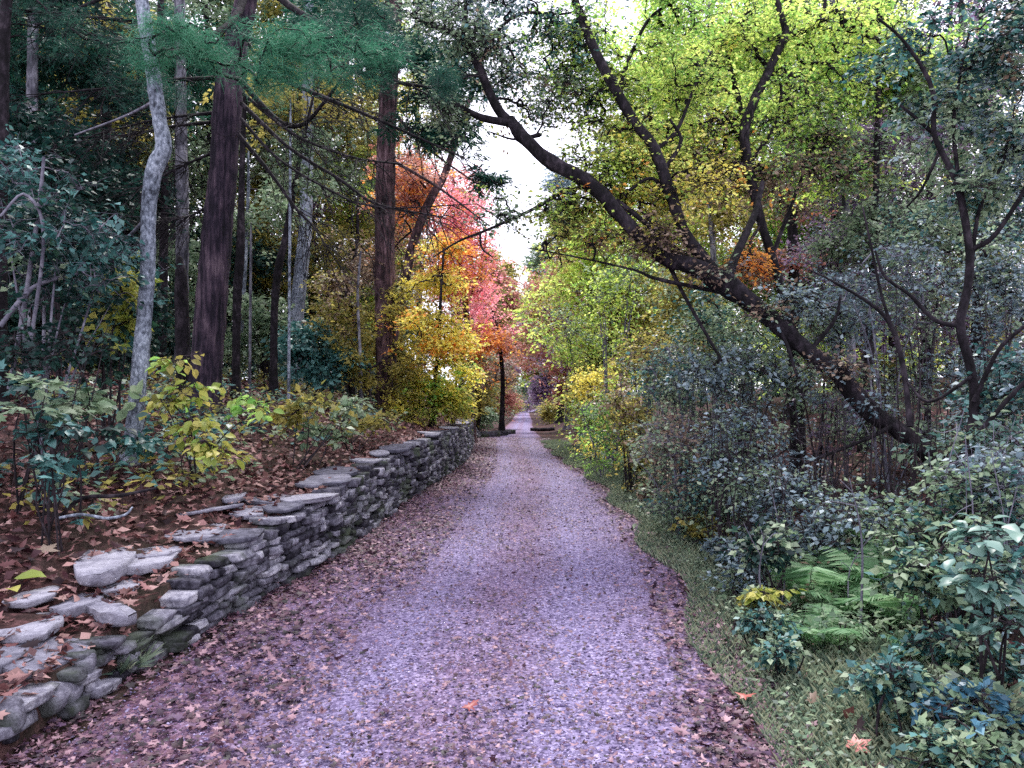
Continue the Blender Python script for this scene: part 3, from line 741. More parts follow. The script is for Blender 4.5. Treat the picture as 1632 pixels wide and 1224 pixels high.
# slender pale trunk with a kink
t = pxpath([(208,745,14),(212,715,13.5),(218,640,12.5),(226,550,12),(233,470,11.5),(236,400,11.5),(237,333,11.5),(246,272,13),(261,236,12.5),(256,198,11),(248,150,11.5),(243,105,11),(235,60,11),(226,0,10)], 7.0, 7.0, 70)
t = up(*t, 4.0, -.5, .5)
tree('pale_trunk_tree', 'slender pale grey tree with a kinked trunk standing left of the big dark pine', 'tree', t,
     limbs=[limb([(250,160,3),(200,185,2),(120,215,1.5)], 7, 8), limb([(237,345,3),(190,385,2),(110,400,1.2)], 7, 7.8)],
     lobes=[(blob(t[0][-1], (1.6,1.6,.9), 90), 'dark_teal')], bark='pale_bark', twig='grey_twig', m=30, r=.35, size=.08)
tree_pine = None
def big_pine():
    d = 10.0
    t = pxpath([(320,665,28),(328,600,24),(337,483,24),(348,350,22.5),(356,270,21.5),(365,140,22),(377,70,19),(390,15,17),(398,-40,16)], d, d, 60)
    t = up(*t, 8.0, .2, 0, .3)
    L = [ ([(385,130,5),(440,190,4.2),(480,200,3.5),(515,165,3),(545,125,2)], d-.3, d-.9),
          ([(385,165,4),(460,235,3),(540,285,2.6),(600,325,2),(700,345,1.2)], d-.2, d-1.4),
          ([(380,215,4),(430,275,3.2),(470,330,2.4),(500,362,1.6),(525,400,1)], d-.2, d-.8),
          ([(388,100,4),(480,140,3.4),(600,190,2.6),(740,252,1.4)], d-.4, d-1.8),
          ([(390,60,4.5),(520,100,4),(620,128,3.6),(690,140,2)], d-.6, d-2.2),
          ([(388,150,3),(470,215,2.2),(560,250,1.6),(640,262,1)], d-.2, d-1.6),
          ([(385,190,3),(440,250,2.2),(520,300,1.8),(600,330,1.2),(760,325,.8)], d-.2, d-2),
          ([(340,180,3),(290,185,2.2),(230,195,1.6),(150,215,1)], d, d-.8),
          ([(335,195,3),(270,202,2),(200,215,1.5),(100,220,1)], d, d+.5),
          ([(340,125,4),(270,128,3),(180,140,2),(60,150,1)], d, d-1.2),
          ([(350,100,4),(250,75,3),(140,55,2),(0,35,1.2)], d, d-1),
          ([(352,70,4),(260,40,3),(120,25,2),(-20,10,1.2)], d, d-1.4),
          ([(335,245,2.5),(290,265,1.8),(220,300,1.2)], d, d-.4),
          ([(330,330,2.5),(300,345,1.6),(262,350,1)], d, d-.3) ]
    limbs = [pxpath(p, a, b, 18) for p, a, b in L]
    path, rad = tocon(*t)
    base = np.array([path[0][0], path[0][1], float(H(path[0][0], path[0][1]))])
    root = empty('pine_tree', base, 'big dark pine with furrowed purplish trunk and bare drooping dead branches', 'tree')
    tb = Tubes(); u = np.linspace(0, len(path)-1, 90); i = np.arange(len(path))
    pp = np.stack([np.interp(u, i, path[:,c]) for c in range(3)], 1); rr = np.interp(u, i, rad)
    rr *= 1+.35*np.exp(-np.clip(pp[:,2]-base[2],0,9)/.2)
    tb.add(pp, rr, 22, .03); tb.build('trunk', M['pine_bark'], root, base)
    for lp, lr in limbs:                              # each dead limb with its fine side twigs
        bt = Tubes(); bt.add(lp, lr, 7, .05)
        n = int(16+len(lp)); k = rng.integers(3, len(lp), n); a = lp[k]
        T = unit(lp[-1]-lp[0]); ln = .25+.75*rng.random(n)
        sd = unit(T+rng.normal(size=(n,3))*np.array([.75,.75,.55])-np.array([0,0,.25]))
        s = np.linspace(0,1,6)[None,:,None]
        pts = a[:,None]+sd[:,None]*ln[:,None,None]*s+np.array([0,0,-.12])*(s**2)*ln[:,None,None]+np.cumsum(rng.normal(size=(n,6,3))*.016,1)*(s>0)
        bt.batch(pts, np.linspace(.0065,.002,6)[None]*np.ones((n,1)), 4)
        m = n*3; k = rng.integers(0,n,m); j = rng.integers(2,5,m); a = pts[k,j]; sd = unit(sd[k]+rng.normal(size=(m,3))*.7); ln = .1+.3*rng.random(m)
        pts = a[:,None]+sd[:,None]*ln[:,None,None]*s+np.cumsum(rng.normal(size=(m,6,3))*.01,1)*(s>0)
        bt.batch(pts, np.linspace(.003,.0013,6)[None]*np.ones((m,1)), 3)
        bt.build('dead_branch', M['dark_bark'], root, base)
    # the living green bough that hangs in front of the trunk, and higher ones, the topmost unseen and added for shade
    def bough(spine, tufts, name, mat, nlen=.12):
        bt = Tubes(); bt.add(spine[0], spine[1], 6)
        grow(bt, spine[0][2:], tufts, .0022, sag=.03, wig=.05, rmax=.012)
        b = bt.build(name, M['dark_bark'], root, base)
        n = len(tufts); mm = 40
        c = np.repeat(tufts, mm, 0)+rng.normal(size=(n*mm,3))*.045
        d_ = rng.normal(size=(n*mm,3)); d_[:,2] = d_[:,2]*.6+.1; d_ = unit(d_)
        sdv = unit(np.cross(d_, rng.normal(size=d_.shape)))*.0016
        ln = nlen*(.7+.5*rng.random(n*mm)); tip = c+d_*ln[:,None]; tip[:,2] -= .25*ln
        V = np.stack([c-sdv, c+sdv, (c+tip)/2+np.array([0,0,.012])+sdv, tip, (c+tip)/2+np.array([0,0,.012])-sdv], 1).reshape(-1,3)
        ix = np.arange(n*mm)[:,None]*5
        o = mesh_np('needles', V, [ix+np.array([[0,1,2,4]]), ix+np.array([[4,2,3]])], M[mat], b, attrs={'rnd': np.repeat(np.clip(np.repeat(rng.random(n),mm)*.6+.4*rng.random(n*mm),0,1),5)}, origin=base)
    s1 = pxpath([(398,-60,7),(380,20,6),(330,60,4),(280,80,2.5),(238,70,1.5)], 9.9, 6.2, 18)
    c1 = np.concatenate([pblob(300,66,6.3,84,32,.5,62,0), pblob(400,85,6.4,92,46,.6,74,0), pblob(450,120,6.4,60,34,.5,34,0), pblob(250,84,6.2,44,40,.4,20,0), pblob(500,90,6.6,80,44,.6,44,0), pblob(600,110,6.9,70,34,.5,30,0)])
    bough(s1, c1, 'green_bough', 'pine_needle')
    s2 = pxpath([(402,-70,7),(450,0,6),(520,40,4),(600,70,3),(700,130,1.5)], 9.9, 7.2, 18)
    c2 = np.concatenate([pblob(520,75,7.6,80,36,.5,110,.1), pblob(610,100,7.4,66,40,.4,90,.15), pblob(560,30,7.8,90,40,.6,70,.3), pblob(700,135,7.2,40,18,.3,30,.2)])
    bough(s2, c2, 'green_bough', 'dark_needle')
    s3 = pxpath([(395,-40,6),(300,-60,5),(180,-10,3),(60,40,2)], 9.9, 8.4, 18)
    c3 = np.concatenate([pblob(170,60,8.6,120,50,.8,70,.3), pblob(60,20,8.8,80,70,.8,60,.3), pblob(200,150,9.0,90,50,.8,45,.35)])
    bough(s3, c3, 'green_bough', 'dark_needle')
    for (dx, dy, z0, ln) in ((1.5,-5.5,8,5),(-2.5,-4.5,8.3,4.5),(3.2,-3.5,8.8,4.5),(-4,-1.5,8.6,4.5),(0,-6.5,9.2,6),(4.5,-5.5,9.4,4),(-3,3,9.5,4),(3.4,-7.5,9.8,4),(-2.2,-8,8.8,4)):  # overhead boughs out of view, added to darken the left bank and near ground
        a0 = np.array([np.interp(z0-1, pp[:,2], pp[:,0]), np.interp(z0-1, pp[:,2], pp[:,1]), z0-.6]); e0 = a0+np.array([dx, dy, .2-.0*dy]); w0 = smoothpath(np.array([a0,(a0+e0)/2+np.array([0,0,.35]),e0]),18)
        cc = np.concatenate([blob(w0[k_], (.8,.8,.3), 13, .1) for k_ in (6,9,12,15,17)])
        bough((w0, np.linspace(.05,.012,18)), cc, 'green_bough', 'dark_needle', .16)
big_pine()

t = up(*pxpath([(617,660,18),(616,590,16.5),(614,500,16.5),(613,400,16),(614,300,16),(617,200,14.5),(621,120,14.5),(626,40,14),(628,-20,13)], 16, 16, 50), 8, .2, 0, .3)
tree('pine_tree', 'straight reddish brown pine trunk rising behind the wall beside yellow saplings', 'tree', t,
     limbs=[limb([(620,90,4),(690,100,3),(770,130,1.5)], 16,14.5), limb([(620,170,3),(680,235,2),(770,300,1.2)], 16, 14.5), limb([(612,60,4),(540,70,3),(450,50,1.5)],16,15), limb([(616,250,3),(700,300,2),(780,360,1)],16,15)],
     lobes=[(pblob(690,110,15,110,60,1.2,120,.3), 'dark_needle'), (pblob(700,205,14.8,80,36,1,60,.3), 'dark_needle'), (pblob(770,290,14.6,36,30,.6,16,.35), 'dark_needle'), (pblob(560,40,15.5,110,50,1.2,80,.3), 'dark_needle'), (pblob(640,-40,16,200,60,2,90,.3), 'dark_needle')],
     bark='red_bark', templ='narrow', m=70, r=.3, size=.13, flat=.4, ks=16, crownname='needle_crown')
t = up(*pxpath([(622,560,8),(640,480,7),(655,400,7.5),(672,350,7),(690,310,7),(706,284,6),(722,240,5)], 18, 18, 30), 2.5, .8)
tree('maple_tree', 'leaning brown maple stem with thin orange foliage just right of the reddish pine trunk', 'tree', t,
     lobes=[(pblob(655,270,18,60,55,1.2,110,.3), 'dusty_pink'), (pblob(640,330,18.5,50,60,1,70,.3), 'orange'), (pblob(600,430,19,60,50,1,60,.3), 'brown_leaf')], bark='red_bark', m=30, r=.32, size=.085)
# the red and orange maples over the wall's far end
t = up(*pxpath([(752,660,5),(748,560,5),(740,470,4.5),(730,400,4),(722,330,3)], 24, 24, 24), 1)
tree('maple_tree', 'bright pink red maple with the most vivid crown, above the far end of the wall', 'tree', t,
     limbs=[limb([(742,490,3),(765,430,2.4),(775,370,1.6)],24,23.6), limb([(735,440,3),(700,380,2.4),(680,310,1.6)],24,24.6)],
     lobes=[(pblob(735,350,24,66,90,1.8,330,.15), 'pink'), (pblob(745,440,23.6,56,80,1.4,240,.15), 'pink'), (pblob(690,290,24.5,70,50,1.4,150,.25), 'dusty_pink'), (pblob(715,430,22.6,56,70,1.2,190,.1), 'orange'), (pblob(670,350,24.5,60,70,1.4,150,.25),'dusty_pink'), (pblob(640,290,25,60,50,1.4,90,.25),'orange')], bark='red_bark', m=21, r=.46, size=.085)
t = pxpath([(800,664,4),(801,600,3.5),(795,540,3),(784,490,2)], 34, 34, 16)
tree('maple_tree', 'rose pink maple leaning out over the road at the bend', 'tree', t,
     lobes=[(pblob(780,500,34,46,34,1.8,80,.15), 'pink'), (pblob(796,540,34,42,34,1.8,80,.2), 'dusty_pink'), (pblob(775,560,33,44,50,1.4,120,.2), 'orange'), (pblob(790,590,36,34,34,1.6,70,.2), 'brown_leaf'), (pblob(770,470,35,30,40,1.6,60,.2), 'pink')], bark='dark_bark', m=20, r=.5, size=.12)
# yellow saplings right behind the wall
t = pxpath([(689,660,3.5),(694,600,3),(700,540,3),(702,480,2.4),(706,420,1.6)], 15.5, 15.5, 20)
tree('yellow_sapling', 'golden yellow sapling growing behind the wall in front of the pink maple', 'tree', t,
     lobes=[(pblob(700,440,16,56,60,.8,130,.15), 'yellow'), (pblob(690,520,15.5,80,60,.8,190,.1), 'yellow'), (pblob(735,545,15.2,36,34,.5,60,.1), 'yellow'), (pblob(690,555,15.2,70,40,.7,36,.1), 'orange'), (pblob(655,500,15.8,50,80,.7,90,.3), 'olive'), (pblob(712,400,16.2,36,36,.6,60,.3), 'orange')], bark='dark_bark', m=19, r=.27, size=.072, flat=.35)
t = pxpath([(722,664,2.5),(724,640,2.5),(728,600,2),(732,570,1.6)], 16.5, 16.5, 12)
tree('yellow_sapling', 'low lime yellow sapling spilling over the far stretch of the wall', 'tree', t,
     lobes=[(pblob(712,610,16,54,54,.7,180,.05), 'yellow'), (pblob(726,645,15.6,34,30,.5,80,.05), 'lime'), (pblob(675,625,15.6,56,46,.7,130,.1), 'yellow'), (pblob(690,600,15.6,56,50,.7,60,.1), 'bright_green'), (pblob(650,650,15.4,50,30,.6,60,.1), 'olive')], bark='dark_bark', m=19, r=.27, size=.072, flat=.35)
t = pxpath([(576,640,2.5),(574,560,2.5),(570,470,2.2),(575,400,1.6)], 15, 15, 16)
tree('olive_sapling', 'thin sapling with tan and olive leaves left of the reddish pine trunk', 'tree', t,
     lobes=[(pblob(550,440,15.5,60,60,.8,90,.25), 'brown_leaf'), (pblob(540,520,15.2,60,50,.8,100,.2), 'olive'), (pblob(570,590,15,40,40,.6,70,.2), 'olive'), (pblob(650,600,15.2,30,50,.5,70,.2), 'olive')], bark='grey_bark', m=20, r=.22, size=.075, flat=.35)

# thinner trunks standing deeper in the left wood
def pole(pts, d, label, bark='dark_bark', lobes=(), name='slim_tree', dz=9, m=28, size=.1, templ='kite', r=.4, cat='tree', limbs=()):
    t = up(*pxpath(pts, d, d, 24), dz, 0)
    return tree(name, label, cat, t, lobes=lobes, bark=bark, m=m, size=size, templ=templ, r=r, ks=9, limbs=limbs)
pole([(-2,640,12),(0,400,11),(3,200,10),(6,60,9),(12,-10,8)], 8, 'black trunk cut by the left picture edge', 'dark_bark', [(pblob(40,-60,9,120,60,1.2,50), 'dark_teal')])
pole([(46,600,9),(48,400,8.5),(50,230,8.5),(52,100,8),(54,-10,8)], 12, 'dim grey trunk at the far left behind the blue green understorey', 'grey_bark', [(pblob(60,60,12.5,120,80,1.5,120,.3), 'dark_needle')], templ='narrow', m=60, size=.15)
pole([(288,590,10),(290,450,10),(290,300,10),(288,180,9),(286,-10,8)], 14, 'mossy grey green trunk close behind the big pine on its left', 'grey_bark', [(pblob(250,90,14.5,110,70,1.5,130,.3), 'dark_needle'), (pblob(180,60,14,100,60,1.5,60,.3), 'olive')], templ='narrow', m=60, size=.15)
pole([(258,585,7),(260,430,7),(262,300,6),(258,150,6),(256,-10,5)], 13, 'dark thin trunk seen just right of the pale kinked trunk', 'dark_bark', [(pblob(180,150,13,80,50,1,60,.3), 'dark_teal')])
pole([(296,620,13),(292,560,12),(290,500,11),(288,440,9),(286,410,4)], 10.8, 'short black broken stump hidden at the left foot of the big pine', 'dark_bark', name='tree_stump', dz=.02, cat='stump')
pole([(376,600,6),(378,470,7),(383,400,7),(385,300,5),(390,120,4)], 13, 'dark crooked trunk showing right behind the big pine', 'dark_bark', [(pblob(420,150,13.5,70,60,1,50,.35), 'olive')])
pole([(436,590,6),(437,500,6),(443,430,6.5),(455,380,5.5),(464,325,5),(480,240,3),(500,150,2)], 14, 'dark bent sapling leaning right between the two pines', 'dark_bark', [(pblob(490,260,14,70,50,1,50,.3), 'grey_green')], dz=1)
pole([(470,600,11),(474,490,11),(481,420,11),(487,350,10.5),(490,200,10),(492,-10,8)], 22, 'pale grey trunk standing far between the two pines', 'pale_bark', [(pblob(470,150,22,110,90,2.5,150,.3), 'olive')])
pole([(460,640,2.4),(461,500,2.3),(462,350,2.2),(463,200,2)], 13, 'very thin pale pole beside the dark bent sapling', 'pale_bark', dz=.5)
pole([(380,600,3.5),(386,500,3.2),(392,400,3),(396,300,2.5)], 17, 'thin pale stem with patchy bark right of the big pine', 'pale_bark', [(pblob(410,330,17,50,60,.9,50,.3), 'grey_green')], dz=1)
pole([(398,610,2.2),(399,500,2.2),(400,380,2)], 15, 'pencil thin grey stem right of the big pine', 'grey_bark', dz=.3)
pole([(530,610,4),(545,520,4),(556,450,4),(570,380,3)], 24, 'dark leaning stem left of the reddish pine among olive leaves', 'dark_bark', [(pblob(540,400,24,70,60,1.6,90,.25), 'olive')], dz=1.5)
pole([(165,610,9),(166,450,9),(168,250,8),(170,80,8),(170,-10,8)], 16, 'dark brown trunk deep in the left wood just left of the pale kinked trunk', 'dark_bark', [(pblob(130,100,16,110,80,1.6,130,.3), 'olive'),(pblob(150,230,16,90,60,1.6,90,.3), 'dark_teal')])
pole([(110,610,6),(112,450,6),(112,300,6),(110,100,5)], 19, 'thin dark trunk deep in the left wood behind leafy shade', 'dark_bark', [(pblob(80,200,19,120,100,2,150,.3), 'dark_teal')])
pole([(345,600,5),(420,470,5),(422,300,5),(424,100,4)][1:], 28, 'faint dark trunk far behind the drooping dead branches', 'dark_bark', [(pblob(430,250,28,90,110,3,180,.25), 'grey_green')])
pole([(520,590,5),(521,470,5),(523,300,4.5),(526,80,4)], 32, 'faint grey trunk farthest back between the pines', 'grey_bark', [(pblob(540,200,32,110,120,3,240,.2), 'olive'), (pblob(520,330,32,80,60,3,110,.2), 'grey_green')])
pole([(585,600,5),(586,470,5),(587,300,4.5),(588,80,4)], 36, 'far dark trunk just left of the reddish pine trunk', 'dark_bark', [(pblob(590,130,36,90,110,3,200,.25), 'yellow_green'), (pblob(570,310,36,70,70,3,110,.2), 'olive')])
pole([(668,600,5),(668,470,5),(666,300,4.5),(664,80,4)], 38, 'far grey trunk behind the orange maple leaves', 'grey_bark', [(pblob(690,170,38,70,90,3,170,.3), 'grey_green'), (pblob(730,120,38,40,60,3,60,.35), 'blue_grey'), (pblob(660,260,36,60,50,3,80,.3), 'brown_leaf'), (pblob(700,430,36,70,60,3,130,.2), 'mauve')])

for x, d, ytop, ybot, mt, m2, lb in [
    (420,24,-60,560,'olive','grey_green','olive tree filling the gap right of the big pine'),
    (500,26,-60,580,'grey_green','mauve','greyish tree between the pines behind the pale grey trunk'),
    (560,27,-60,580,'olive','yellow_green','yellowish olive tree left of the reddish pine deep in the wood'),
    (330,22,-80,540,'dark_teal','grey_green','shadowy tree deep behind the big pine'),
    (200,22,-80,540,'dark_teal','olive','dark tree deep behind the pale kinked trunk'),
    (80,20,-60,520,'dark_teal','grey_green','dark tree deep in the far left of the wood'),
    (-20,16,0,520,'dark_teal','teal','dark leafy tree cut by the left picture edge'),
    (640,30,200,600,'grey_green','brown_leaf','dull tree behind the reddish pine and the leaning maple stem')]:
    b = at(x,d); top = P(x,ytop,d)[2]; zz = np.linspace(b[2]-.1, top, 10)
    tp = np.stack([b[0]+np.cumsum(rng.normal(size=10)*.08), b[1]+0*zz, zz], -1)
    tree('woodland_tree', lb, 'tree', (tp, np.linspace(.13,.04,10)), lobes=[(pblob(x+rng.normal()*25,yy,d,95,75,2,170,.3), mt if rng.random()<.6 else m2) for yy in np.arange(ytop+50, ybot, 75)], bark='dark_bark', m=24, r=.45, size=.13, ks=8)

# understorey left
E = lambda p, a, b: pxpath(p, a, b, 14)
shrub('understorey_shrub', 'blue green leafy shrub with bare grey crooked stems at the far left', 'shrub', at(60,6.5),
      [(pblob(60,330,6.8,100,80,.7,80,.3), 'dark_teal'), (pblob(150,390,6.8,90,70,.7,90,.25), 'teal'), (pblob(110,440,6.6,120,60,.6,70,.3), 'dark_teal'), (pblob(30,250,7,70,70,.7,40,.3), 'teal'), (pblob(90,400,6.7,110,60,.6,24,.3), 'grey_green')], twig='grey_twig', m=13, r=.18, size=.066,
      extra=[E([(15,620,4),(40,480,4),(62,330,3.5),(70,250,2.5)],6.5,6.5), E([(0,520,4),(40,470,4),(70,450,3),(150,430,2)],6.3,6.6), E([(40,600,3),(70,380,3),(40,310,2.5),(0,345,2)],6.4,6.2)])
shrub('understorey_shrub', 'dark teal shrub with downward hanging leaves left of the pale trunk', 'shrub', at(170,7.6),
      [(pblob(170,430,7.6,60,60,.5,80,.25), 'teal'), (pblob(200,490,7.4,36,60,.4,50,.2), 'lime'), (pblob(150,550,7.5,70,50,.5,60,.3), 'dark_teal')], m=14, r=.15, size=.09)
shrub('understorey_shrub', 'low purple brown thicket of bare twigs at the left below the blue green leaves', 'shrub', at(90,6),
      [(pblob(90,540,6.2,120,50,.5,90,.3), 'dark_teal')], twig='twig', m=7, r=.16, size=.06, nst=14)
for i, (x, y, d, rx, ry, n, mt, lb) in enumerate([
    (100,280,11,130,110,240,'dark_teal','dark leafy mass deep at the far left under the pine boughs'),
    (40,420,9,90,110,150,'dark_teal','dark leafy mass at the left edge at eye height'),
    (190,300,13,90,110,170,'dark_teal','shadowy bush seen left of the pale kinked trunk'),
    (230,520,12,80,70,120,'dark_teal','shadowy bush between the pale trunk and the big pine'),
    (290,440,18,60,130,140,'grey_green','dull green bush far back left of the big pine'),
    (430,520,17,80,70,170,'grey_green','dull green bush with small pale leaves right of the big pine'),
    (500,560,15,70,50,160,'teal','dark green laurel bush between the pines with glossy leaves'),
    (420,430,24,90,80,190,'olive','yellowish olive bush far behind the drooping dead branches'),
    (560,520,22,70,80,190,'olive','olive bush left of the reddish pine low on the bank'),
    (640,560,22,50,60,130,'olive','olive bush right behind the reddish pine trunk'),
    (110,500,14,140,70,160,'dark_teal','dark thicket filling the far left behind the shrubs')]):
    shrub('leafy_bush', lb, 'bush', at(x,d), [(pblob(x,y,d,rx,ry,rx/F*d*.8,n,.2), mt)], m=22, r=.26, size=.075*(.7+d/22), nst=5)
shrub('spicebush', 'bright yellow green spicebush with drooping large leaves between the pale trunk and the pine', 'bush', at(300,6.6),
      [(pblob(280,640,6.6,46,16,.3,13,.1), 'lime'), (pblob(300,680,6.5,50,14,.3,13,.1), 'lime'), (pblob(322,715,6.4,30,20,.25,16,.1), 'lime'), (pblob(300,610,6.7,50,12,.35,8,.1), 'bright_green'), (pblob(405,640,6.9,34,18,.3,9,.2), 'bright_green'), (pblob(280,575,6.8,50,14,.3,7,.2), 'olive')], templ='oval', m=6, r=.17, size=.085, flat=.3, droop=.45, tilt=.5)
shrub('maple_seedling', 'pale teal maple seedling with broad leaves at the left edge above the wall', 'seedling', at(45,5.4),
      [(pblob(40,608,5.4,56,14,.3,14,0), 'teal'), (pblob(90,640,5.4,50,18,.3,10,0), 'grey_green')], templ='maple', m=6, r=.15, size=.11, flat=.25, droop=.2, tilt=.25)
shrub('maple_seedling', 'dark teal low seedling with pointed leaves left of the pale trunk foot', 'seedling', at(70,5.2),
      [(pblob(60,690,5.2,66,30,.3,18,0), 'teal'), (pblob(140,690,5.4,60,24,.3,12,0), 'dark_teal')], templ='oval', m=6, r=.15, size=.085, flat=.3, droop=.3, tilt=.35)
shrub('maple_seedling', 'green maple seedling lowest on the left bank among dry leaves', 'seedling', at(85,4.9),
      [(pblob(80,745,4.9,30,22,.2,9,0), 'teal')], templ='maple', m=5, r=.1, size=.09, flat=.3, droop=.3, tilt=.35)
shrub('bank_seedling', 'olive seedling cluster on the bank right of the yellow green spicebush', 'seedling', at(480,8.4),
      [(pblob(470,655,8.4,60,24,.5,40,.1), 'olive'), (pblob(530,650,9,50,24,.5,30,.1), 'grey_green')], m=9, r=.14, size=.085)
shrub('bank_seedling', 'dull green seedling patch on the bank near the middle of the wall', 'seedling', at(560,10),
      [(pblob(520,690,8.6,50,14,.4,30,.1), 'grey_green'), (pblob(590,670,10.6,50,16,.4,36,.1), 'olive')], m=9, r=.14, size=.08)
shrub('bank_seedling', 'pale leaved seedling tuft at the foot of the pale trunk', 'seedling', at(150,6.2),
      [(pblob(150,640,6.2,70,18,.4,16,.1), 'grey_green'), (pblob(220,700,6.6,20,16,.2,8,.1), 'teal')], m=8, r=.13, size=.11, templ='oval')
def stick(name, pts, d, label, mat='grey_bark', cat='branch'):
    w, r = pxpath(pts, d, d, 16); w[:,2] = np.maximum(w[:,2], H(w[:,0], w[:,1])+r*.8)
    b = w[0].copy(); tb = Tubes(); tb.add(w, r, 7, .06)
    o = tb.build(name, M[mat], None, b); tag(o, label, cat); return o
stick('fallen_branch', [(92,826,2.6),(130,820,2.4),(170,826,2.4),(200,820,2),(211,808,1.4)], 5.0, 'bare pale crooked stick lying on the left bank', 'pale_bark')
stick('fallen_branch', [(60,880,4),(120,800,3.5),(190,790,3),(250,778,2)], 5.4, 'dark rotten branch under the overhanging left bank', 'dark_bark')
shrub('grass_tuft', 'pale tuft of long grass growing at the foot of the near wall', 'grass tuft', gp(200,1075),
      [(gp(200,1075)+np.array([0,0,.06])+rng.normal(size=(16,3))*np.array([.05,.05,.03]), 'grass')], templ='pinna', m=14, r=.05, size=.12, droop=-.9, nst=2)

# ------------------------------------------------------------------ trees of the right side
def leaning():
    t = pxpath([(x_+random.uniform(-4,4), y_+random.uniform(-4,4), h_*.82*random.uniform(.92,1.1)) for x_,y_,h_ in [(1580,830,18),(1490,738,16),(1440,692,16),(1378,648,15.5),(1330,590,16.5),(1285,562,16),(1220,503,18),(1150,450,19),(1100,424,15),(1060,408,13.5),(1000,357,12.5),(940,297,13),(880,255,12),(840,222,11.5),(808,192,10.5)]], 7.2, 9.0, 60)
    A = ([(810,194,8),(788,165,7.5),(765,110,7),(750,80,6.5),(741,60,5.5),(742,20,4),(748,-30,3)], 9, 9.2)
    L = [A, ([(750,82,5),(720,52,4),(680,38,3),(640,15,2)], 9.1, 9.2), ([(750,80,3),(785,55,3),(830,22,2.6),(900,22,2),(930,10,1.5)], 9.1, 9.6),
         ([(812,196,7),(770,188,6),(735,172,5.5),(710,152,4.5),(688,128,3)], 9, 8.6),
         ([(935,298,4),(900,304,3.6),(860,328,3),(810,352,2.5),(765,371,2.2),(730,385,1.8),(690,410,1)], 8.9, 8.4),
         ([(765,371,2),(768,395,1.6),(785,410,1)], 8.45, 8.4), ([(860,215,4),(820,222,2),(780,210,1.2)], 9, 8.8), ([(765,120,3),(735,122,2),(715,125,1)], 9.1, 9),
         ([(940,300,5),(985,322,4.5),(1040,365,4),(1075,400,3)], 8.8, 8.4),
         ([(1060,410,4),(1090,470,3.2),(1130,540,2.6),(1150,575,2)], 8.5, 8),
         ([(1020,330,4),(1060,380,3),(1110,420,3)], 8.9, 8.4),
         ([(1170,470,4),(1050,445,3),(1010,430,2),(920,410,1.5),(840,395,1)], 8.2, 8.6),
         ([(1290,560,4),(1330,510,3),(1340,470,2)], 7.9, 7.9), ([(1420,680,4),(1380,700,3),(1280,740,2)],7.4,7.2),
         ([(1220,500,4),(1250,540,3),(1270,600,2)], 8, 7.6)]
    B = ([(1150,448,11),(1120,410,10),(1090,370,10),(1068,305,9.5),(1042,235,9),(1015,200,8.5),(985,150,8.5),(955,95,8),(935,50,7.5),(915,-5,6),(905,-60,5)], 8.2, 9.6)
    C_ = ([(1160,445,8),(1172,410,7),(1190,370,6),(1205,335,5),(1215,290,4)], 8.2, 9)
    D = ([(985,150,4),(960,70,3)][0:1]+[(1000,100,3),(1035,30,2.5),(1080,0,2)], 9.4, 9.6)
    D2 = ([(1045,240,3.5),(1080,205,3),(1110,130,2.2),(1135,80,1.5)], 9, 9.4)
    D3 = ([(1075,330,4),(1040,285,3),(1000,305,2)], 8.8, 8.6)
    D4 = ([(1060,270,4),(1085,225,3),(1068,190,2)], 9, 9)
    limbs = [pxpath(p, a, b, 26) for p, a, b in L+[B, C_, D, D2, D3, D4]]
    tree('leaning_tree', 'big dark tree leaning from the right bank across the road with a forked bare top', 'tree', t, limbs=limbs,
      lobes=[(pblob(880,350,9,64,46,.9,70,.25), 'yellow_green'), (pblob(950,385,8.8,80,46,.9,60,.25), 'olive'), (pblob(1040,370,8.6,50,36,.5,60,.3), 'brown_leaf'), (pblob(1080,400,8.3,60,22,.3,40,.2), 'brown_leaf'),
             (pblob(995,320,8.8,30,12,.3,16,.1), 'orange'), (pblob(1330,585,7.6,50,28,.3,30,.1), 'brown_leaf'), (pblob(1390,640,7.2,30,14,.2,6,.1), 'blue_grey'), (pblob(1215,480,7.8,40,24,.3,16,.1), 'grey_green'), (pblob(1130,425,8,40,20,.3,18,.1), 'brown_leaf'), (pblob(1280,480,8.0,60,30,.4,30,.3), 'blue_grey'),
             (pblob(740,60,9.3,120,80,1,190,.4), 'grey_green'), (pblob(720,190,9,40,60,.6,60,.4), 'grey_green'), (pblob(830,60,9.6,90,90,.8,190,.35), 'teal'), (pblob(900,150,9.6,60,80,.8,130,.35), 'grey_green'), (pblob(780,20,9.5,120,60,.8,120,.35), 'blue_grey'), (pblob(900,60,9.8,70,80,.8,120,.35), 'bright_green'), (pblob(840,170,9.6,60,60,.8,26,.45), 'brown_leaf'), (pblob(790,330,8.6,60,30,.4,30,.4), 'grey_green'),
             (pblob(960,120,9.8,90,120,.9,260,.3), 'yellow_green'), (pblob(990,260,9.2,100,70,.7,240,.25), 'yellow_green'), (pblob(1060,150,9.6,90,90,.9,200,.3), 'yellow_green'), (pblob(1050,30,9.8,110,70,1,170,.35), 'bright_green'), (pblob(1090,290,9,80,60,.7,130,.3), 'yellow'), (pblob(930,330,9,70,30,.6,60,.3), 'yellow_green')],
      bark='dark_bark', m=15, r=.29, size=.052, rt=.003, ks=18, bl=.35, rough=.1, wig=.14)
leaning()
t = up(*pxpath([(1272,770,12),(1270,640,11.5),(1262,560,8),(1245,460,7),(1215,360,7),(1198,290,7.5),(1186,215,8),(1200,165,7.5),(1222,120,7),(1238,85,6.5),(1252,55,6),(1245,25,5),(1235,-10,4)], 10, 11, 50), 1.5)
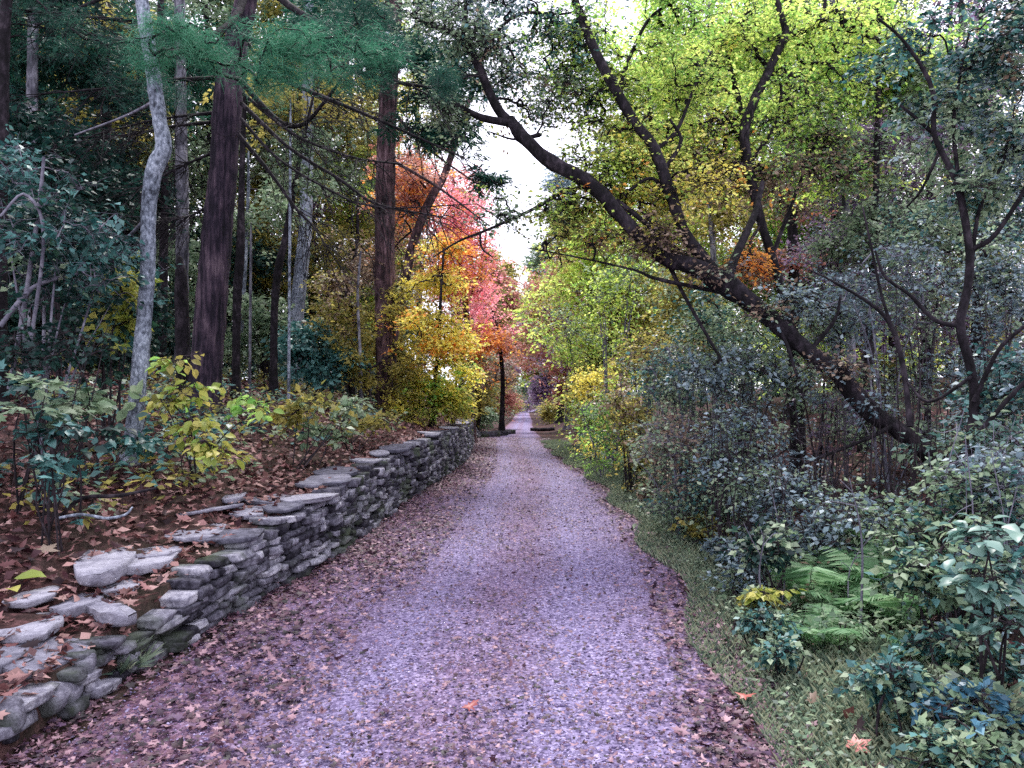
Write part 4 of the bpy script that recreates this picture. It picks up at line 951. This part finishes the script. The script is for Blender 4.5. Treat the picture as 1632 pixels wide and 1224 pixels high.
tree('maple_tree', 'forked yellow green maple with thin dark limbs right of the leaning tree', 'tree', t,
     limbs=[limb([(1240,60,5),(1285,48,4.5),(1308,30,4),(1315,0,3),(1312,-40,2)],11,11.2), limb([(1225,110,4),(1185,55,3.4),(1182,30,2.5),(1205,10,2)],11,11.2), limb([(1188,210,5),(1175,150,4),(1160,90,3),(1150,40,2)],11,11.3), limb([(1195,260,4),(1235,200,3),(1245,150,2.4),(1240,120,2)],10.9,11.2), limb([(1230,410,4),(1260,330,3),(1290,250,2)],10.7,11.2), limb([(1190,240,3.5),(1150,180,2.6),(1110,170,1.6)],10.9,10.6)],
     lobes=[(pblob(1170,60,11,140,100,1.2,330,.25), 'yellow_green'), (pblob(1300,50,11.3,130,90,1.2,280,.25), 'yellow_green'), (pblob(1140,180,11,120,90,1.2,260,.25), 'yellow_green'), (pblob(1290,150,11.3,120,90,1.2,250,.3), 'bright_green'), (pblob(1380,60,11.6,80,80,1.2,130,.3), 'yellow_green'), (pblob(1330,260,11.2,90,50,1.2,130,.3), 'grey_green'), (pblob(1300,215,11.2,50,24,.7,90,.1), 'bright_green'), (pblob(1180,290,10.8,90,50,1,110,.3), 'brown_leaf'), (pblob(1100,250,11,70,50,1,110,.25), 'yellow'), (pblob(1260,290,10.9,80,50,1,120,.3), 'brown_leaf'), (pblob(1190,415,10.2,26,26,.4,40,.1), 'orange')],
     bark='dark_bark', m=15, r=.32, size=.06, rt=.0032, wig=.14)
pole([(1358,720,8),(1356,560,7),(1352,400,6.5),(1346,300,5.5),(1340,220,5.5),(1332,120,5),(1326,-10,4.5)], 13, 'straight slim trunk with mottled bark among green leaves at the right', 'grey_bark',
     [(pblob(1380,70,13,90,60,1.4,140,.25), 'yellow_green'), (pblob(1410,170,13,110,90,1.3,240,.25), 'grey_green'), (pblob(1480,120,12.6,90,80,1.3,150,.25), 'grey_green'), (pblob(1360,270,13,90,50,1.2,150,.2), 'yellow_green'), (pblob(1430,110,12.6,70,40,1.2,90,.3), 'bright_green')], size=.07, r=.26, m=26, dz=3, name='slim_tree')
pole([(1375,760,9),(1380,690,9),(1384,600,8),(1390,450,6),(1396,300,5),(1400,120,4)], 11.5, 'dark slim trunk showing below the leaning trunk near its foot', 'dark_bark',
     [(pblob(1420,330,11.6,90,60,1.2,150,.2), 'grey_green'), (pblob(1380,400,11.4,80,50,1,130,.2), 'grey_green'), (pblob(1430,230,11.8,80,50,1.2,100,.3), 'mauve')], size=.065, r=.24, m=24, dz=1.5)
pole([(1140,660,7),(1146,560,7),(1142,500,6),(1138,420,5),(1130,300,4)], 15, 'slim grey trunk rising behind the leaning trunk at its middle', 'grey_bark',
     [(pblob(1120,340,15,80,50,1.2,140,.2), 'olive'), (pblob(1080,470,15,70,60,1.2,150,.2), 'olive'), (pblob(1150,540,14.6,70,50,1,120,.2), 'grey_green')], size=.075, r=.28, m=26, dz=4)
pole([(1262,640,10),(1266,480,9),(1262,340,8),(1258,200,7),(1255,0,6)], 18, 'dark brown trunk half hidden in pink brown leaves right of the fork', 'dark_bark',
     [(pblob(1260,300,18,80,50,1.6,130,.2), 'brown_leaf'), (pblob(1240,420,18,80,36,1.2,110,.2), 'dusty_pink'), (pblob(1220,100,18,110,90,2,190,.25), 'yellow_green')], size=.09, r=.36, m=26, dz=5)
# young tree with many thin crooked bare stems at the right edge
t = pxpath([(1530,800,8),(1552,660,7.5),(1548,590,7),(1530,520,7),(1542,460,6.5),(1545,400,6),(1528,300,5.5),(1505,250,4.5),(1488,210,4),(1486,140,3.5),(1440,65,2.5),(1400,30,2)], 5.8, 6.2, 44)
tree('crooked_sapling', 'dark crooked many branched sapling near the right picture edge', 'tree', t,
     limbs=[limb([(1545,400,4.5),(1580,380,4),(1610,340,3.5),(1640,290,3)],6,5.8), limb([(1530,310,3.5),(1520,200,3),(1530,120,2.4),(1545,50,1.8)],6.2,6.4), limb([(1490,215,3),(1450,180,2.6),(1430,165,1.6)],6.2,6.3), limb([(1548,420,3.5),(1562,330,3),(1598,260,2.2),(1610,200,1.5)],6,6.2), limb([(1535,520,4),(1490,510,3.6),(1450,470,3),(1410,440,2.4),(1395,400,1.8)],5.9,6.2),
            limb([(1450,680,5),(1442,600,4.5),(1425,530,4),(1395,490,3),(1330,450,2),(1290,430,1.2)],6.1,6.6), limb([(1425,535,3),(1405,470,2.4),(1390,400,2),(1375,330,1.4)],6.2,6.4), limb([(1552,640,4),(1590,560,3.4),(1632,520,3)],5.8,5.6), limb([(1520,740,5),(1560,690,4.5),(1632,610,3.5),(1700,560,3)],5.8,5.5), limb([(1550,600,3),(1480,640,2.4),(1440,600,1.6)],5.8,6.2), limb([(1500,235,3),(1560,330,2)][0:1]+[(1470,300,2),(1445,330,1.5)],6.2,6.4)],
     lobes=[(pblob(1560,120,6.4,90,70,.7,90,.35), 'teal'), (pblob(1480,190,6.5,80,60,.6,70,.35), 'grey_green'), (pblob(1600,230,6.2,60,70,.6,60,.35), 'blue_grey'), (pblob(1560,320,6.2,90,50,.5,70,.3), 'grey_green'), (pblob(1440,70,6.6,70,40,.6,50,.35), 'teal'), (pblob(1600,60,6.2,60,60,.6,60,.3), 'dark_teal'), (pblob(1580,205,6.1,60,20,.4,26,.2), 'brown_leaf')],
     bark='dark_bark', m=16, r=.15, size=.05, rt=.0016, ks=10, wig=.14)
# background mass of leaves on the right slope and its trees
for x, d, ytop, mts, lb in [
    (935,21,330,('yellow_green','olive'),'yellow green tree closest to the road on the right, before the far bend'),
    (985,22,200,('olive','yellow_green'),'olive tree behind the leaning trunk where it crosses the sky'),
    (1030,24,20,('yellow_green','yellow'),'yellow tree rising behind the second stem of the leaning tree'),
    (1100,26,-90,('yellow_green','olive'),'tall yellow green tree behind the forked maple on its left'),
    (1190,28,-140,('yellow_green','grey_green'),'tall pale green tree behind the forked maple on its right'),
    (1290,27,-140,('bright_green','grey_green'),'tall bright green tree deep in the right wood'),
    (1380,24,-60,('grey_green','mauve'),'greyish tree deep in the right wood behind the mottled slim trunk'),
    (1470,20,60,('mauve','grey_green'),'mauve grey tree behind the crooked sapling'),
    (1560,17,-40,('blue_grey','grey_green'),'blue grey tree at the right behind the crooked sapling'),
    (1640,14,-120,('dark_teal','blue_grey'),'dark blue green tree cut by the right picture edge'),
    (905,42,420,('mauve','dusty_pink'),'mauve pink tree on the right of the far bend'),
    (940,34,440,('olive','mauve'),'dull olive tree on the right before the far bend')]:
    b = at(x, d); top = P(x, ytop, d)[2]; hh = top-b[2]; wpx = 105 if d > 18 else 120
    z = np.linspace(b[2]-.1, top*.92, 12); wob = np.cumsum(rng.normal(size=(12,2))*.06, 0)
    tp = np.stack([b[0]+wob[:,0], b[1]+wob[:,1], z], -1); tr = np.linspace(.14,.04,12)*(.6+hh/18)
    lobes = []
    nl = max(3, int(hh/2.2))
    for k in range(nl):
        f = (k+.7)/nl
        c = np.array([b[0]+rng.normal()*.35, b[1]+rng.normal()*.6, b[2]+hh*(.12+.84*f)])
        w = wpx/F*d*(1.1-.35*abs(f-.5))*(.45 if x < 950 and f < .3 else 1)
        lobes.append((blob(c, (w, w*.8, hh/nl*.75), int(70*w+50), .2), mts[0] if rng.random() < .62 else mts[1]))
    tree('woodland_tree', lb, 'tree', (tp, tr), lobes=lobes, bark='grey_bark' if d > 20 else 'dark_bark', m=26, r=.52, size=.045+.0028*d, ks=8, wig=.12)

# shrubs on the right, nearest the road first
for i, a in enumerate([
    (960,665,13,40,34,110,'bright_green',.06,'fresh green bush low beside the road before the far bend'),
    (965,605,15,46,36,120,'yellow',.07,'bush with pale yellow leaves over the fresh green bush'),
    (940,535,18,50,60,150,'yellow_green',.075,'yellow green bush high beside the road on the right'),
    (985,440,14,60,60,170,'yellow_green',.07,'glowing yellow green sapling below the leaning trunk'),
    (1040,560,12,55,60,150,'olive',.065,'olive brown bush right of the pale yellow leaves'),
    (1000,650,11,40,40,90,'olive',.06,'dull olive bush with many thin upright stems by the road'),
    (1090,600,9.5,60,60,150,'grey_green',.06,'grey green bush below the leaning trunk at mid height'),
    (1190,600,8.4,80,50,190,'blue_grey',.06,'large blue grey bush filling the slope under the leaning trunk'),
    (1150,510,11,70,50,140,'grey_green',.065,'pale green bush directly under the middle of the leaning trunk'),
    (1100,690,8.2,60,36,100,'brown_leaf',.055,'purple brown dry bush with bare upright canes'),
    (1170,700,7.2,60,50,90,'blue_grey',.055,'blue grey bush with thin stems in front of a dark trunk'),
    (1320,500,9.6,80,60,170,'blue_grey',.06,'blue grey leaves above the leaning trunk in the middle of the right side'),
    (1420,470,8.6,80,80,170,'blue_grey',.055,'blue grey bush behind crooked stems at the right'),
    (1480,380,9.2,90,60,160,'grey_green',.06,'grey green bush high behind the crooked sapling'),
    (1590,440,7.4,70,80,140,'blue_grey',.055,'blue grey bush at the right edge at eye height'),
    (1340,390,12,80,50,150,'mauve',.065,'mauve tinged bush above the leaning trunk'),
    (1540,590,8.8,80,34,70,'blue_grey',.055,'pale blue grey bush upslope of the leaning trunk foot'),
    (1590,620,6,60,60,90,'teal',.06,'dark teal bush at the right edge beside crooked stems'),
    (1340,640,9.4,50,24,30,'mauve',.06,'sparse mauve bush under the leaning trunk on red brown ground'),
    (1240,790,6.2,60,50,110,'blue_grey',.05,'blue grey low bush near the road behind the ferns'),
    (1150,770,7.6,50,40,80,'grey_green',.05,'thin grey green bush by the pale stub'),
    (1090,790,8,46,30,60,'grey_green',.05,'low dull bush on the verge left of the pale stub'),
    (1370,810,5.6,80,26,60,'blue_grey',.05,'dark blue grey bush directly behind the tall fern'),
    (1500,830,5.2,80,30,70,'grey_green',.055,'dull green bush right of the tall fern'),
    (1580,760,5,70,50,80,'blue_grey',.055,'blue grey bush low at the right edge under a bare branch'),
    (1490,712,6.6,44,12,9,'pale_teal',.075,'sapling with pale spreading leaves in front of the leaning trunk foot'),
    (1580,700,5.6,60,30,24,'pale_teal',.07,'pale leaved sapling right of the leaning trunk foot')]):
    x, y, d, rx, ry, n, mt, sz, lb = a
    bs = at(x+rng.normal()*10,d); yg = CY+(EYE-bs[2])/d*F
    second = {'blue_grey':'grey_green','grey_green':'teal','mauve':'blue_grey','olive':'brown_leaf','yellow':'olive','teal':'blue_grey'}.get(mt,'grey_green')
    lob = [(pblob(x,y,d,rx*1.25,ry*1.15,rx/F*d,int(n*.9),.42), mt), (pblob(x+rng.normal()*rx*.3,y,d,rx*1.4,ry*1.3,rx/F*d,int(n*.45),.45), second)]
    if yg-y > ry*.9: lob.append((pblob(x,(y+ry*.5+yg)/2,d,rx*1.2,max(12,(yg-y-ry*.5)/2),rx/F*d,int(n*.55),.4), 'grey_green' if rng.random()<.5 else mt))
    shrub('leafy_bush', lb, 'bush', bs, lob, m=11, r=.16+.007*d, size=sz*.9, nst=7, twig='twig' if i%3 else 'grey_twig', flat=.5)
def canes(label, x0, x1, y0, y1, d, n, mat='twig'):
    b = at((x0+x1)/2, d); root = empty('bare_canes', b, label, 'canes')
    tb = Tubes()
    for k in range(n):
        x = random.uniform(x0,x1); dd = d+random.uniform(-.5,.5); a = at(x,dd); top = P(x+random.uniform(-35,35), random.uniform(y0,y1), dd)
        mid = (a+top)/2+rng.normal(size=3)*.06
        w = smoothpath(np.array([a-np.array([0,0,.05]), mid, top]), 10); tb.add(w, np.linspace(.009,.002,10)*random.uniform(.6,1.2), 5)
        for q in range(3):
            s = w[random.randint(4,8)]; e = s+unit(rng.normal(size=3)+np.array([0,0,.7]))*random.uniform(.1,.35)
            tb.add(smoothpath(np.array([s,(s+e)/2+rng.normal(size=3)*.02,e]),5), np.linspace(.003,.0012,5), 4)
    tb.build('stems', M[mat], root, b)
canes('clump of bare dark upright canes beside the road on the right', 1055, 1110, 560, 660, 9, 16)
canes('thin dark canes fanning out in front of the blue grey bush', 1130, 1230, 610, 730, 7, 16)
canes('scattered grey canes among the ferns', 1200, 1400, 760, 860, 5, 5, 'grey_twig')
canes('bare grey canes at the right edge above the big pale leaves', 1500, 1620, 640, 780, 4.8, 12, 'grey_twig')
canes('tangled thin dark branches over the right slope above the ferns', 1180, 1480, 640, 800, 6, 26)
canes('tangled thin dark stems under the leaning trunk', 1080, 1300, 540, 700, 8.5, 26)
canes('tangled dark stems at the right edge behind the crooked sapling', 1420, 1640, 420, 640, 7, 26)
canes('thin dark stems on the slope between the blue grey bushes', 1290, 1420, 560, 680, 7.5, 14)
w = np.array([gp(1135,812), P(1141,745,gp(1135,812)[1])]); tb = Tubes(); pts = smoothpath(np.array([w[0]-np.array([0,0,.05]), (w[0]+w[1])/2+np.array([.01,0,0]), w[1]]),10); tb.add(pts, np.linspace(.04,.03,10), 9, .06); tb.add(np.array([pts[-1],pts[-1]+np.array([.004,0,.02])]), np.array([.03,.004]), 9)
tag(tb.build('dead_stub', M['pale_bark'], None, w[0]), 'pale broken stub of a dead tree leaning at the right road edge', 'stump')
# far end of the road
stick('fallen_log', [(845,686,3.2),(860,685,3.2),(884,684,3)], 46, 'dark log lying at the right of the road at the far bend', 'dark_bark', 'log')
q = []; 
cs = np.array([at(x, dd) for x, dd in ((772,30),(778,31),(784,32),(790,33),(796,34),(802,35),(808,36),(812,37),(786,31.6),(798,33.6))]); cs[:,2] += .06
V = stones(cs, np.tile([[.22,.16,.13]], (len(cs),1))*(.7+.6*rng.random((len(cs),1))), np.tile([[1.,.2,0]], (len(cs),1)))
tag(mesh_np('stone_row', V.reshape(-1,3)-cs[0], (CQ[None]+(np.arange(len(cs))*V.shape[1])[:,None,None]).reshape(-1,4), M['stone'], attrs={'rnd': np.repeat(rng.random(len(cs))*.4, V.shape[1])}), 'low dark row of stones left of the road at the far crest', 'stone row').location = cs[0]
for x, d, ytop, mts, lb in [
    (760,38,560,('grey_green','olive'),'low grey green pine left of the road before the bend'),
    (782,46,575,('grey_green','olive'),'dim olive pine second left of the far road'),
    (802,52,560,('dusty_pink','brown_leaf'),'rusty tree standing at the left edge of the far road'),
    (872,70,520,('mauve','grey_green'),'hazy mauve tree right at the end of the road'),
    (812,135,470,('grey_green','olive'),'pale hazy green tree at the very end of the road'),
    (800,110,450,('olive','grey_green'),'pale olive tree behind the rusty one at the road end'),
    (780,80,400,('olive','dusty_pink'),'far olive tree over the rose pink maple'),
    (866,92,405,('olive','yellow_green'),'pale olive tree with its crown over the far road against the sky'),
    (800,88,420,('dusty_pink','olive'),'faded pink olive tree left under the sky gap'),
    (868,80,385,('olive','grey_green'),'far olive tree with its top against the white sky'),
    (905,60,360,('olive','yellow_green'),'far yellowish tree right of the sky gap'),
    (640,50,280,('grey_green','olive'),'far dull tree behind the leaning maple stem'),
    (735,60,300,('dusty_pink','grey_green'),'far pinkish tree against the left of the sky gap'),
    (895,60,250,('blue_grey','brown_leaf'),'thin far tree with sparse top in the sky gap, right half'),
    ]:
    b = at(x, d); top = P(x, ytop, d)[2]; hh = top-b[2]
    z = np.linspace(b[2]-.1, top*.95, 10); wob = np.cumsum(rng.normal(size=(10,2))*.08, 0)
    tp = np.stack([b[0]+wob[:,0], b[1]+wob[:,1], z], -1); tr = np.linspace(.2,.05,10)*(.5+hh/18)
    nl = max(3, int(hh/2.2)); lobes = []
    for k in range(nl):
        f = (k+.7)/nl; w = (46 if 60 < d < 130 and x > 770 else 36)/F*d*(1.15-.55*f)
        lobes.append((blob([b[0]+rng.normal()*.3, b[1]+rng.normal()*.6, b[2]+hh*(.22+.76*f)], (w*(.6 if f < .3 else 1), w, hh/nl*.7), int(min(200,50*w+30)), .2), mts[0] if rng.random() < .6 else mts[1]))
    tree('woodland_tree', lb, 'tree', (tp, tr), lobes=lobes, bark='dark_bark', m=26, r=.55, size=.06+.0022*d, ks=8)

# ferns, big leaved plants and low plants at the lower right
def fern(label, base, nfr, ln, mat='fern', lean=(0,0), up=0):
    base = np.array([base[0], base[1], float(H(base[0], base[1]))])
    root = empty('fern', base, label, 'fern')
    for k in range(nfr):
        an = 2*PI*k/nfr+random.uniform(-.3,.3); L_ = ln*random.uniform(.7,1.1); hd = np.array([math.cos(an), math.sin(an), 0])
        s = np.linspace(0,1,30)
        el = random.uniform(.9,1.25)+up
        r = base+hd[None]*(L_*(s*math.cos(el)+.32*s**2))[:,None]+np.array([0,0,1])*(L_*(s*math.sin(el)-.42*s**2.4))[:,None]+np.array([lean[0],lean[1],0])*(s**1.5)[:,None]*L_
        tb = Tubes(); tb.add(r, np.linspace(.004,.001,30), 4)
        T = unit(np.gradient(r, axis=0)); sd = unit(np.cross(T, [0,0,1])); up_ = np.cross(sd, T)
        lv = Leaves('pinna')
        for sg in (-1,1):
            k0 = np.arange(4,30); w = L_*.34*np.sin(np.clip((s[k0]-.12)/.95,0,1)**.6*PI)**.9+.01
            lv.add(r[k0], sd[k0]*sg+T[k0]*.35-up_[k0]*rng.uniform(.0,.35,(len(k0),1)), up_[k0]+rng.normal(size=(len(k0),3))*.4, w*rng.uniform(.75,1.15,len(k0)), np.clip(rng.random(len(k0))*.5+.5*random.random(),0,1))
        fo = lv.build('frond', M[mat], root, base); tb.build('frond_stalk', M['fern'], fo, base)
fern('tall pale green fern standing highest at the right verge', at(1345,5.0), 7, .66, up=.3)
fern('bright fern leaning towards the road beside low yellow leaves', at(1310,4.6), 6, .46, lean=(-.15,-.1))
fern('fern with drooping fronds right of the tall pale one', at(1435,4.8), 6, .56, up=.15)
fern('yellowish green fern deepest in the shade behind the others', at(1390,5.9), 6, .66, up=.2)
fern('pale fern with upright fronds just behind the low yellow leaves', at(1290,5.3), 6, .72, up=.3)
fern('broad light green fern between the tall pale one and the big pale leaves', at(1410,5.1), 6, .8, up=.3)
fern('small fern low among blue plants at the lower right', at(1480,4.2), 7, .4)
fern('small fern by the road edge under the blue grey bush', at(1265,5.9), 7, .45)
low = lambda x, y, d, rx, ry, n: pblob(x, y, d, rx, ry, rx/F*d*.8, n, .1)
shrub('big_leaf_plant', 'tall plant with large pale teal drooping leaves at the right edge', 'plant', at(1600,3.7), [(low(1560,845,3.6,80,30,12), 'pale_teal'), (low(1590,920,3.5,60,30,9), 'pale_teal'), (low(1600,1000,3.4,50,26,7), 'pale_teal')], templ='oval', m=7, r=.15, size=.075, flat=.2, droop=.2, tilt=.35, nst=5)
for lb, x, y, d, rx, ry, n, mt, tm, sz in [
 ('dull green leafy plant behind the big pale teal leaves',1500,900,4.3,90,60,90,'grey_green','kite',.055),
 ('dark green tangle at the right edge between the pale teal leaves',1580,900,4.5,70,80,80,'teal','kite',.055),
 ('bright blue leafed plant in the lower right corner',1540,1130,3.3,100,44,100,'blue','kite',.05),
 ('vivid teal plant low between the ferns and the grass',1420,1085,3.5,52,36,80,'teal','kite',.045),
 ('dark green plant along the bottom edge at the right',1520,1190,3.1,90,30,90,'grey_green','kite',.042),
 ('green clover like plant at the grass edge below the ferns',1215,985,4.5,36,16,50,'teal','kite',.038),
 ('grey leaved plant at the grass edge left of the ferns',1190,905,5.7,50,36,70,'blue_grey','kite',.045),
 ('blue grey plant in front of the dark trunk on the right slope',1300,850,5.8,70,46,80,'blue_grey','kite',.05),
 ('shaded green plant between the small fern and the right edge',1560,1035,3.9,80,44,90,'grey_green','kite',.05),
  ('blue green plant under the drooping fern',1490,1020,4.1,50,30,50,'teal','kite',.045),
 ('grey green tangle at the right edge above the pale teal leaves',1560,780,4.8,90,50,90,'grey_green','kite',.05),
 ('dark green plant in shade left of the tall fern',1215,860,5.2,50,40,60,'dark_teal','kite',.05)]:
    shrub('leafy_plant', lb, 'plant', at(x,d), [(pblob(x,y,d,rx,ry,rx/F*d*.7,n,.35), mt), (pblob(x,y+ry*.5,d,rx*1.1,ry,rx/F*d*.7,n//2,.3), 'grey_green' if mt != 'grey_green' else 'teal')], templ=tm, m=9, r=.085, size=sz, nst=9, droop=.2)
for lb, x, y, d, rx, ry, n, mt in [
 ('dull weeds hanging over the verge where the road begins to narrow',1005,738,11.5,30,16,60,'grey_green'),
 ('brownish weeds on the verge below the bare upright canes',1045,772,9.6,34,18,60,'brown_leaf'),
 ('grey green weeds on the verge left of the pale stub',1085,805,8.4,36,20,60,'grey_green'),
 ('olive weeds at the verge just below the pale stub',1120,838,7.4,36,20,60,'olive'),
 ('blue grey weeds on the verge above the yellow leaf spray',1165,872,6.5,40,22,60,'blue_grey'),
 ('feathery pale weeds at the verge before the fresh green bush',945,700,16,26,16,60,'pale_teal'),
 ('low green weeds reaching the road edge beside the ferns',1195,960,4.9,30,18,46,'grey_green'),
 ('low teal weeds at the road edge above the salmon oak leaf',1240,1040,4.1,34,18,46,'teal')]:
    shrub('small_bush', lb, 'plant', at(x,d), [(pblob(x,y,d,rx,ry,rx/F*d*.8,n,.3), mt), (pblob(x,y,d,rx,ry,rx/F*d*.8,n//3,.3), 'grey_green' if mt != 'grey_green' else 'olive')], m=8, r=.08, size=.036+.002*d, nst=10)
shrub('leafy_plant', 'low spray of yellow leaves between road and ferns', 'plant', at(1235,4.9), [(low(1232,942,4.8,40,7,14), 'lime')], m=6, r=.07, size=.06, nst=5, flat=.2)

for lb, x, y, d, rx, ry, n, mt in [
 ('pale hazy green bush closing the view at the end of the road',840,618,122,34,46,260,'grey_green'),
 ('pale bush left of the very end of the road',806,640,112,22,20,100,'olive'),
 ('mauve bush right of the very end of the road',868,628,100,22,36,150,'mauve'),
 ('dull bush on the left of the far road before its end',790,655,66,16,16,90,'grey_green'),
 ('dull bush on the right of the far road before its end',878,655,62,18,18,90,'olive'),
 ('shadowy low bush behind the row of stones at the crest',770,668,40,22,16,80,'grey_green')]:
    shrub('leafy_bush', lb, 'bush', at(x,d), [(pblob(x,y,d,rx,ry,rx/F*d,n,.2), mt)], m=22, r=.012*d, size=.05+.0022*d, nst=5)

# the wood beyond: one mass of far crowns and stems on each side
def far_wood(label, side, n, yr, sr, ymax, mats):
    lay = {m_: [] for m_ in mats}; tb = Tubes()
    for k in range(n):
        Y = random.uniform(*yr); s = random.uniform(*sr); xl, xr, zr, wh = [float(v) for v in road(Y)]
        X = xl-s if side < 0 else xr+s
        x_px = CX+X/Y*F
        z0 = float(H(X,Y)); hh = random.uniform(9,19)
        tb.add(np.array([[X,Y,z0-.2],[X+rng.normal()*.2,Y,z0+hh*.5],[X+rng.normal()*.4,Y,z0+hh]]), np.array([.16,.12,.04]), 6)
        c = blob([X,Y,z0+hh*.6], (2.2,2.2,hh*.42), 70, .25)
        lay[random.choice(mats)].append(c)
        c = blob([X,Y,z0+2.0], (2.6,2.6,2.2), 60, .1); lay[random.choice(mats)].append(c)
    tag(tb.build('far_wood_trunks', M['dark_bark']), label+', its trunks', 'woods', kind='stuff')
    for m_ in mats:
        if not lay[m_]: continue
        lv = Leaves('kite'); clumpleaves(lv, np.concatenate(lay[m_]), 16, .7, .2, .5, .2, .6)
        tag(lv.build('far_wood', M[m_]), label, 'woods', kind='stuff')
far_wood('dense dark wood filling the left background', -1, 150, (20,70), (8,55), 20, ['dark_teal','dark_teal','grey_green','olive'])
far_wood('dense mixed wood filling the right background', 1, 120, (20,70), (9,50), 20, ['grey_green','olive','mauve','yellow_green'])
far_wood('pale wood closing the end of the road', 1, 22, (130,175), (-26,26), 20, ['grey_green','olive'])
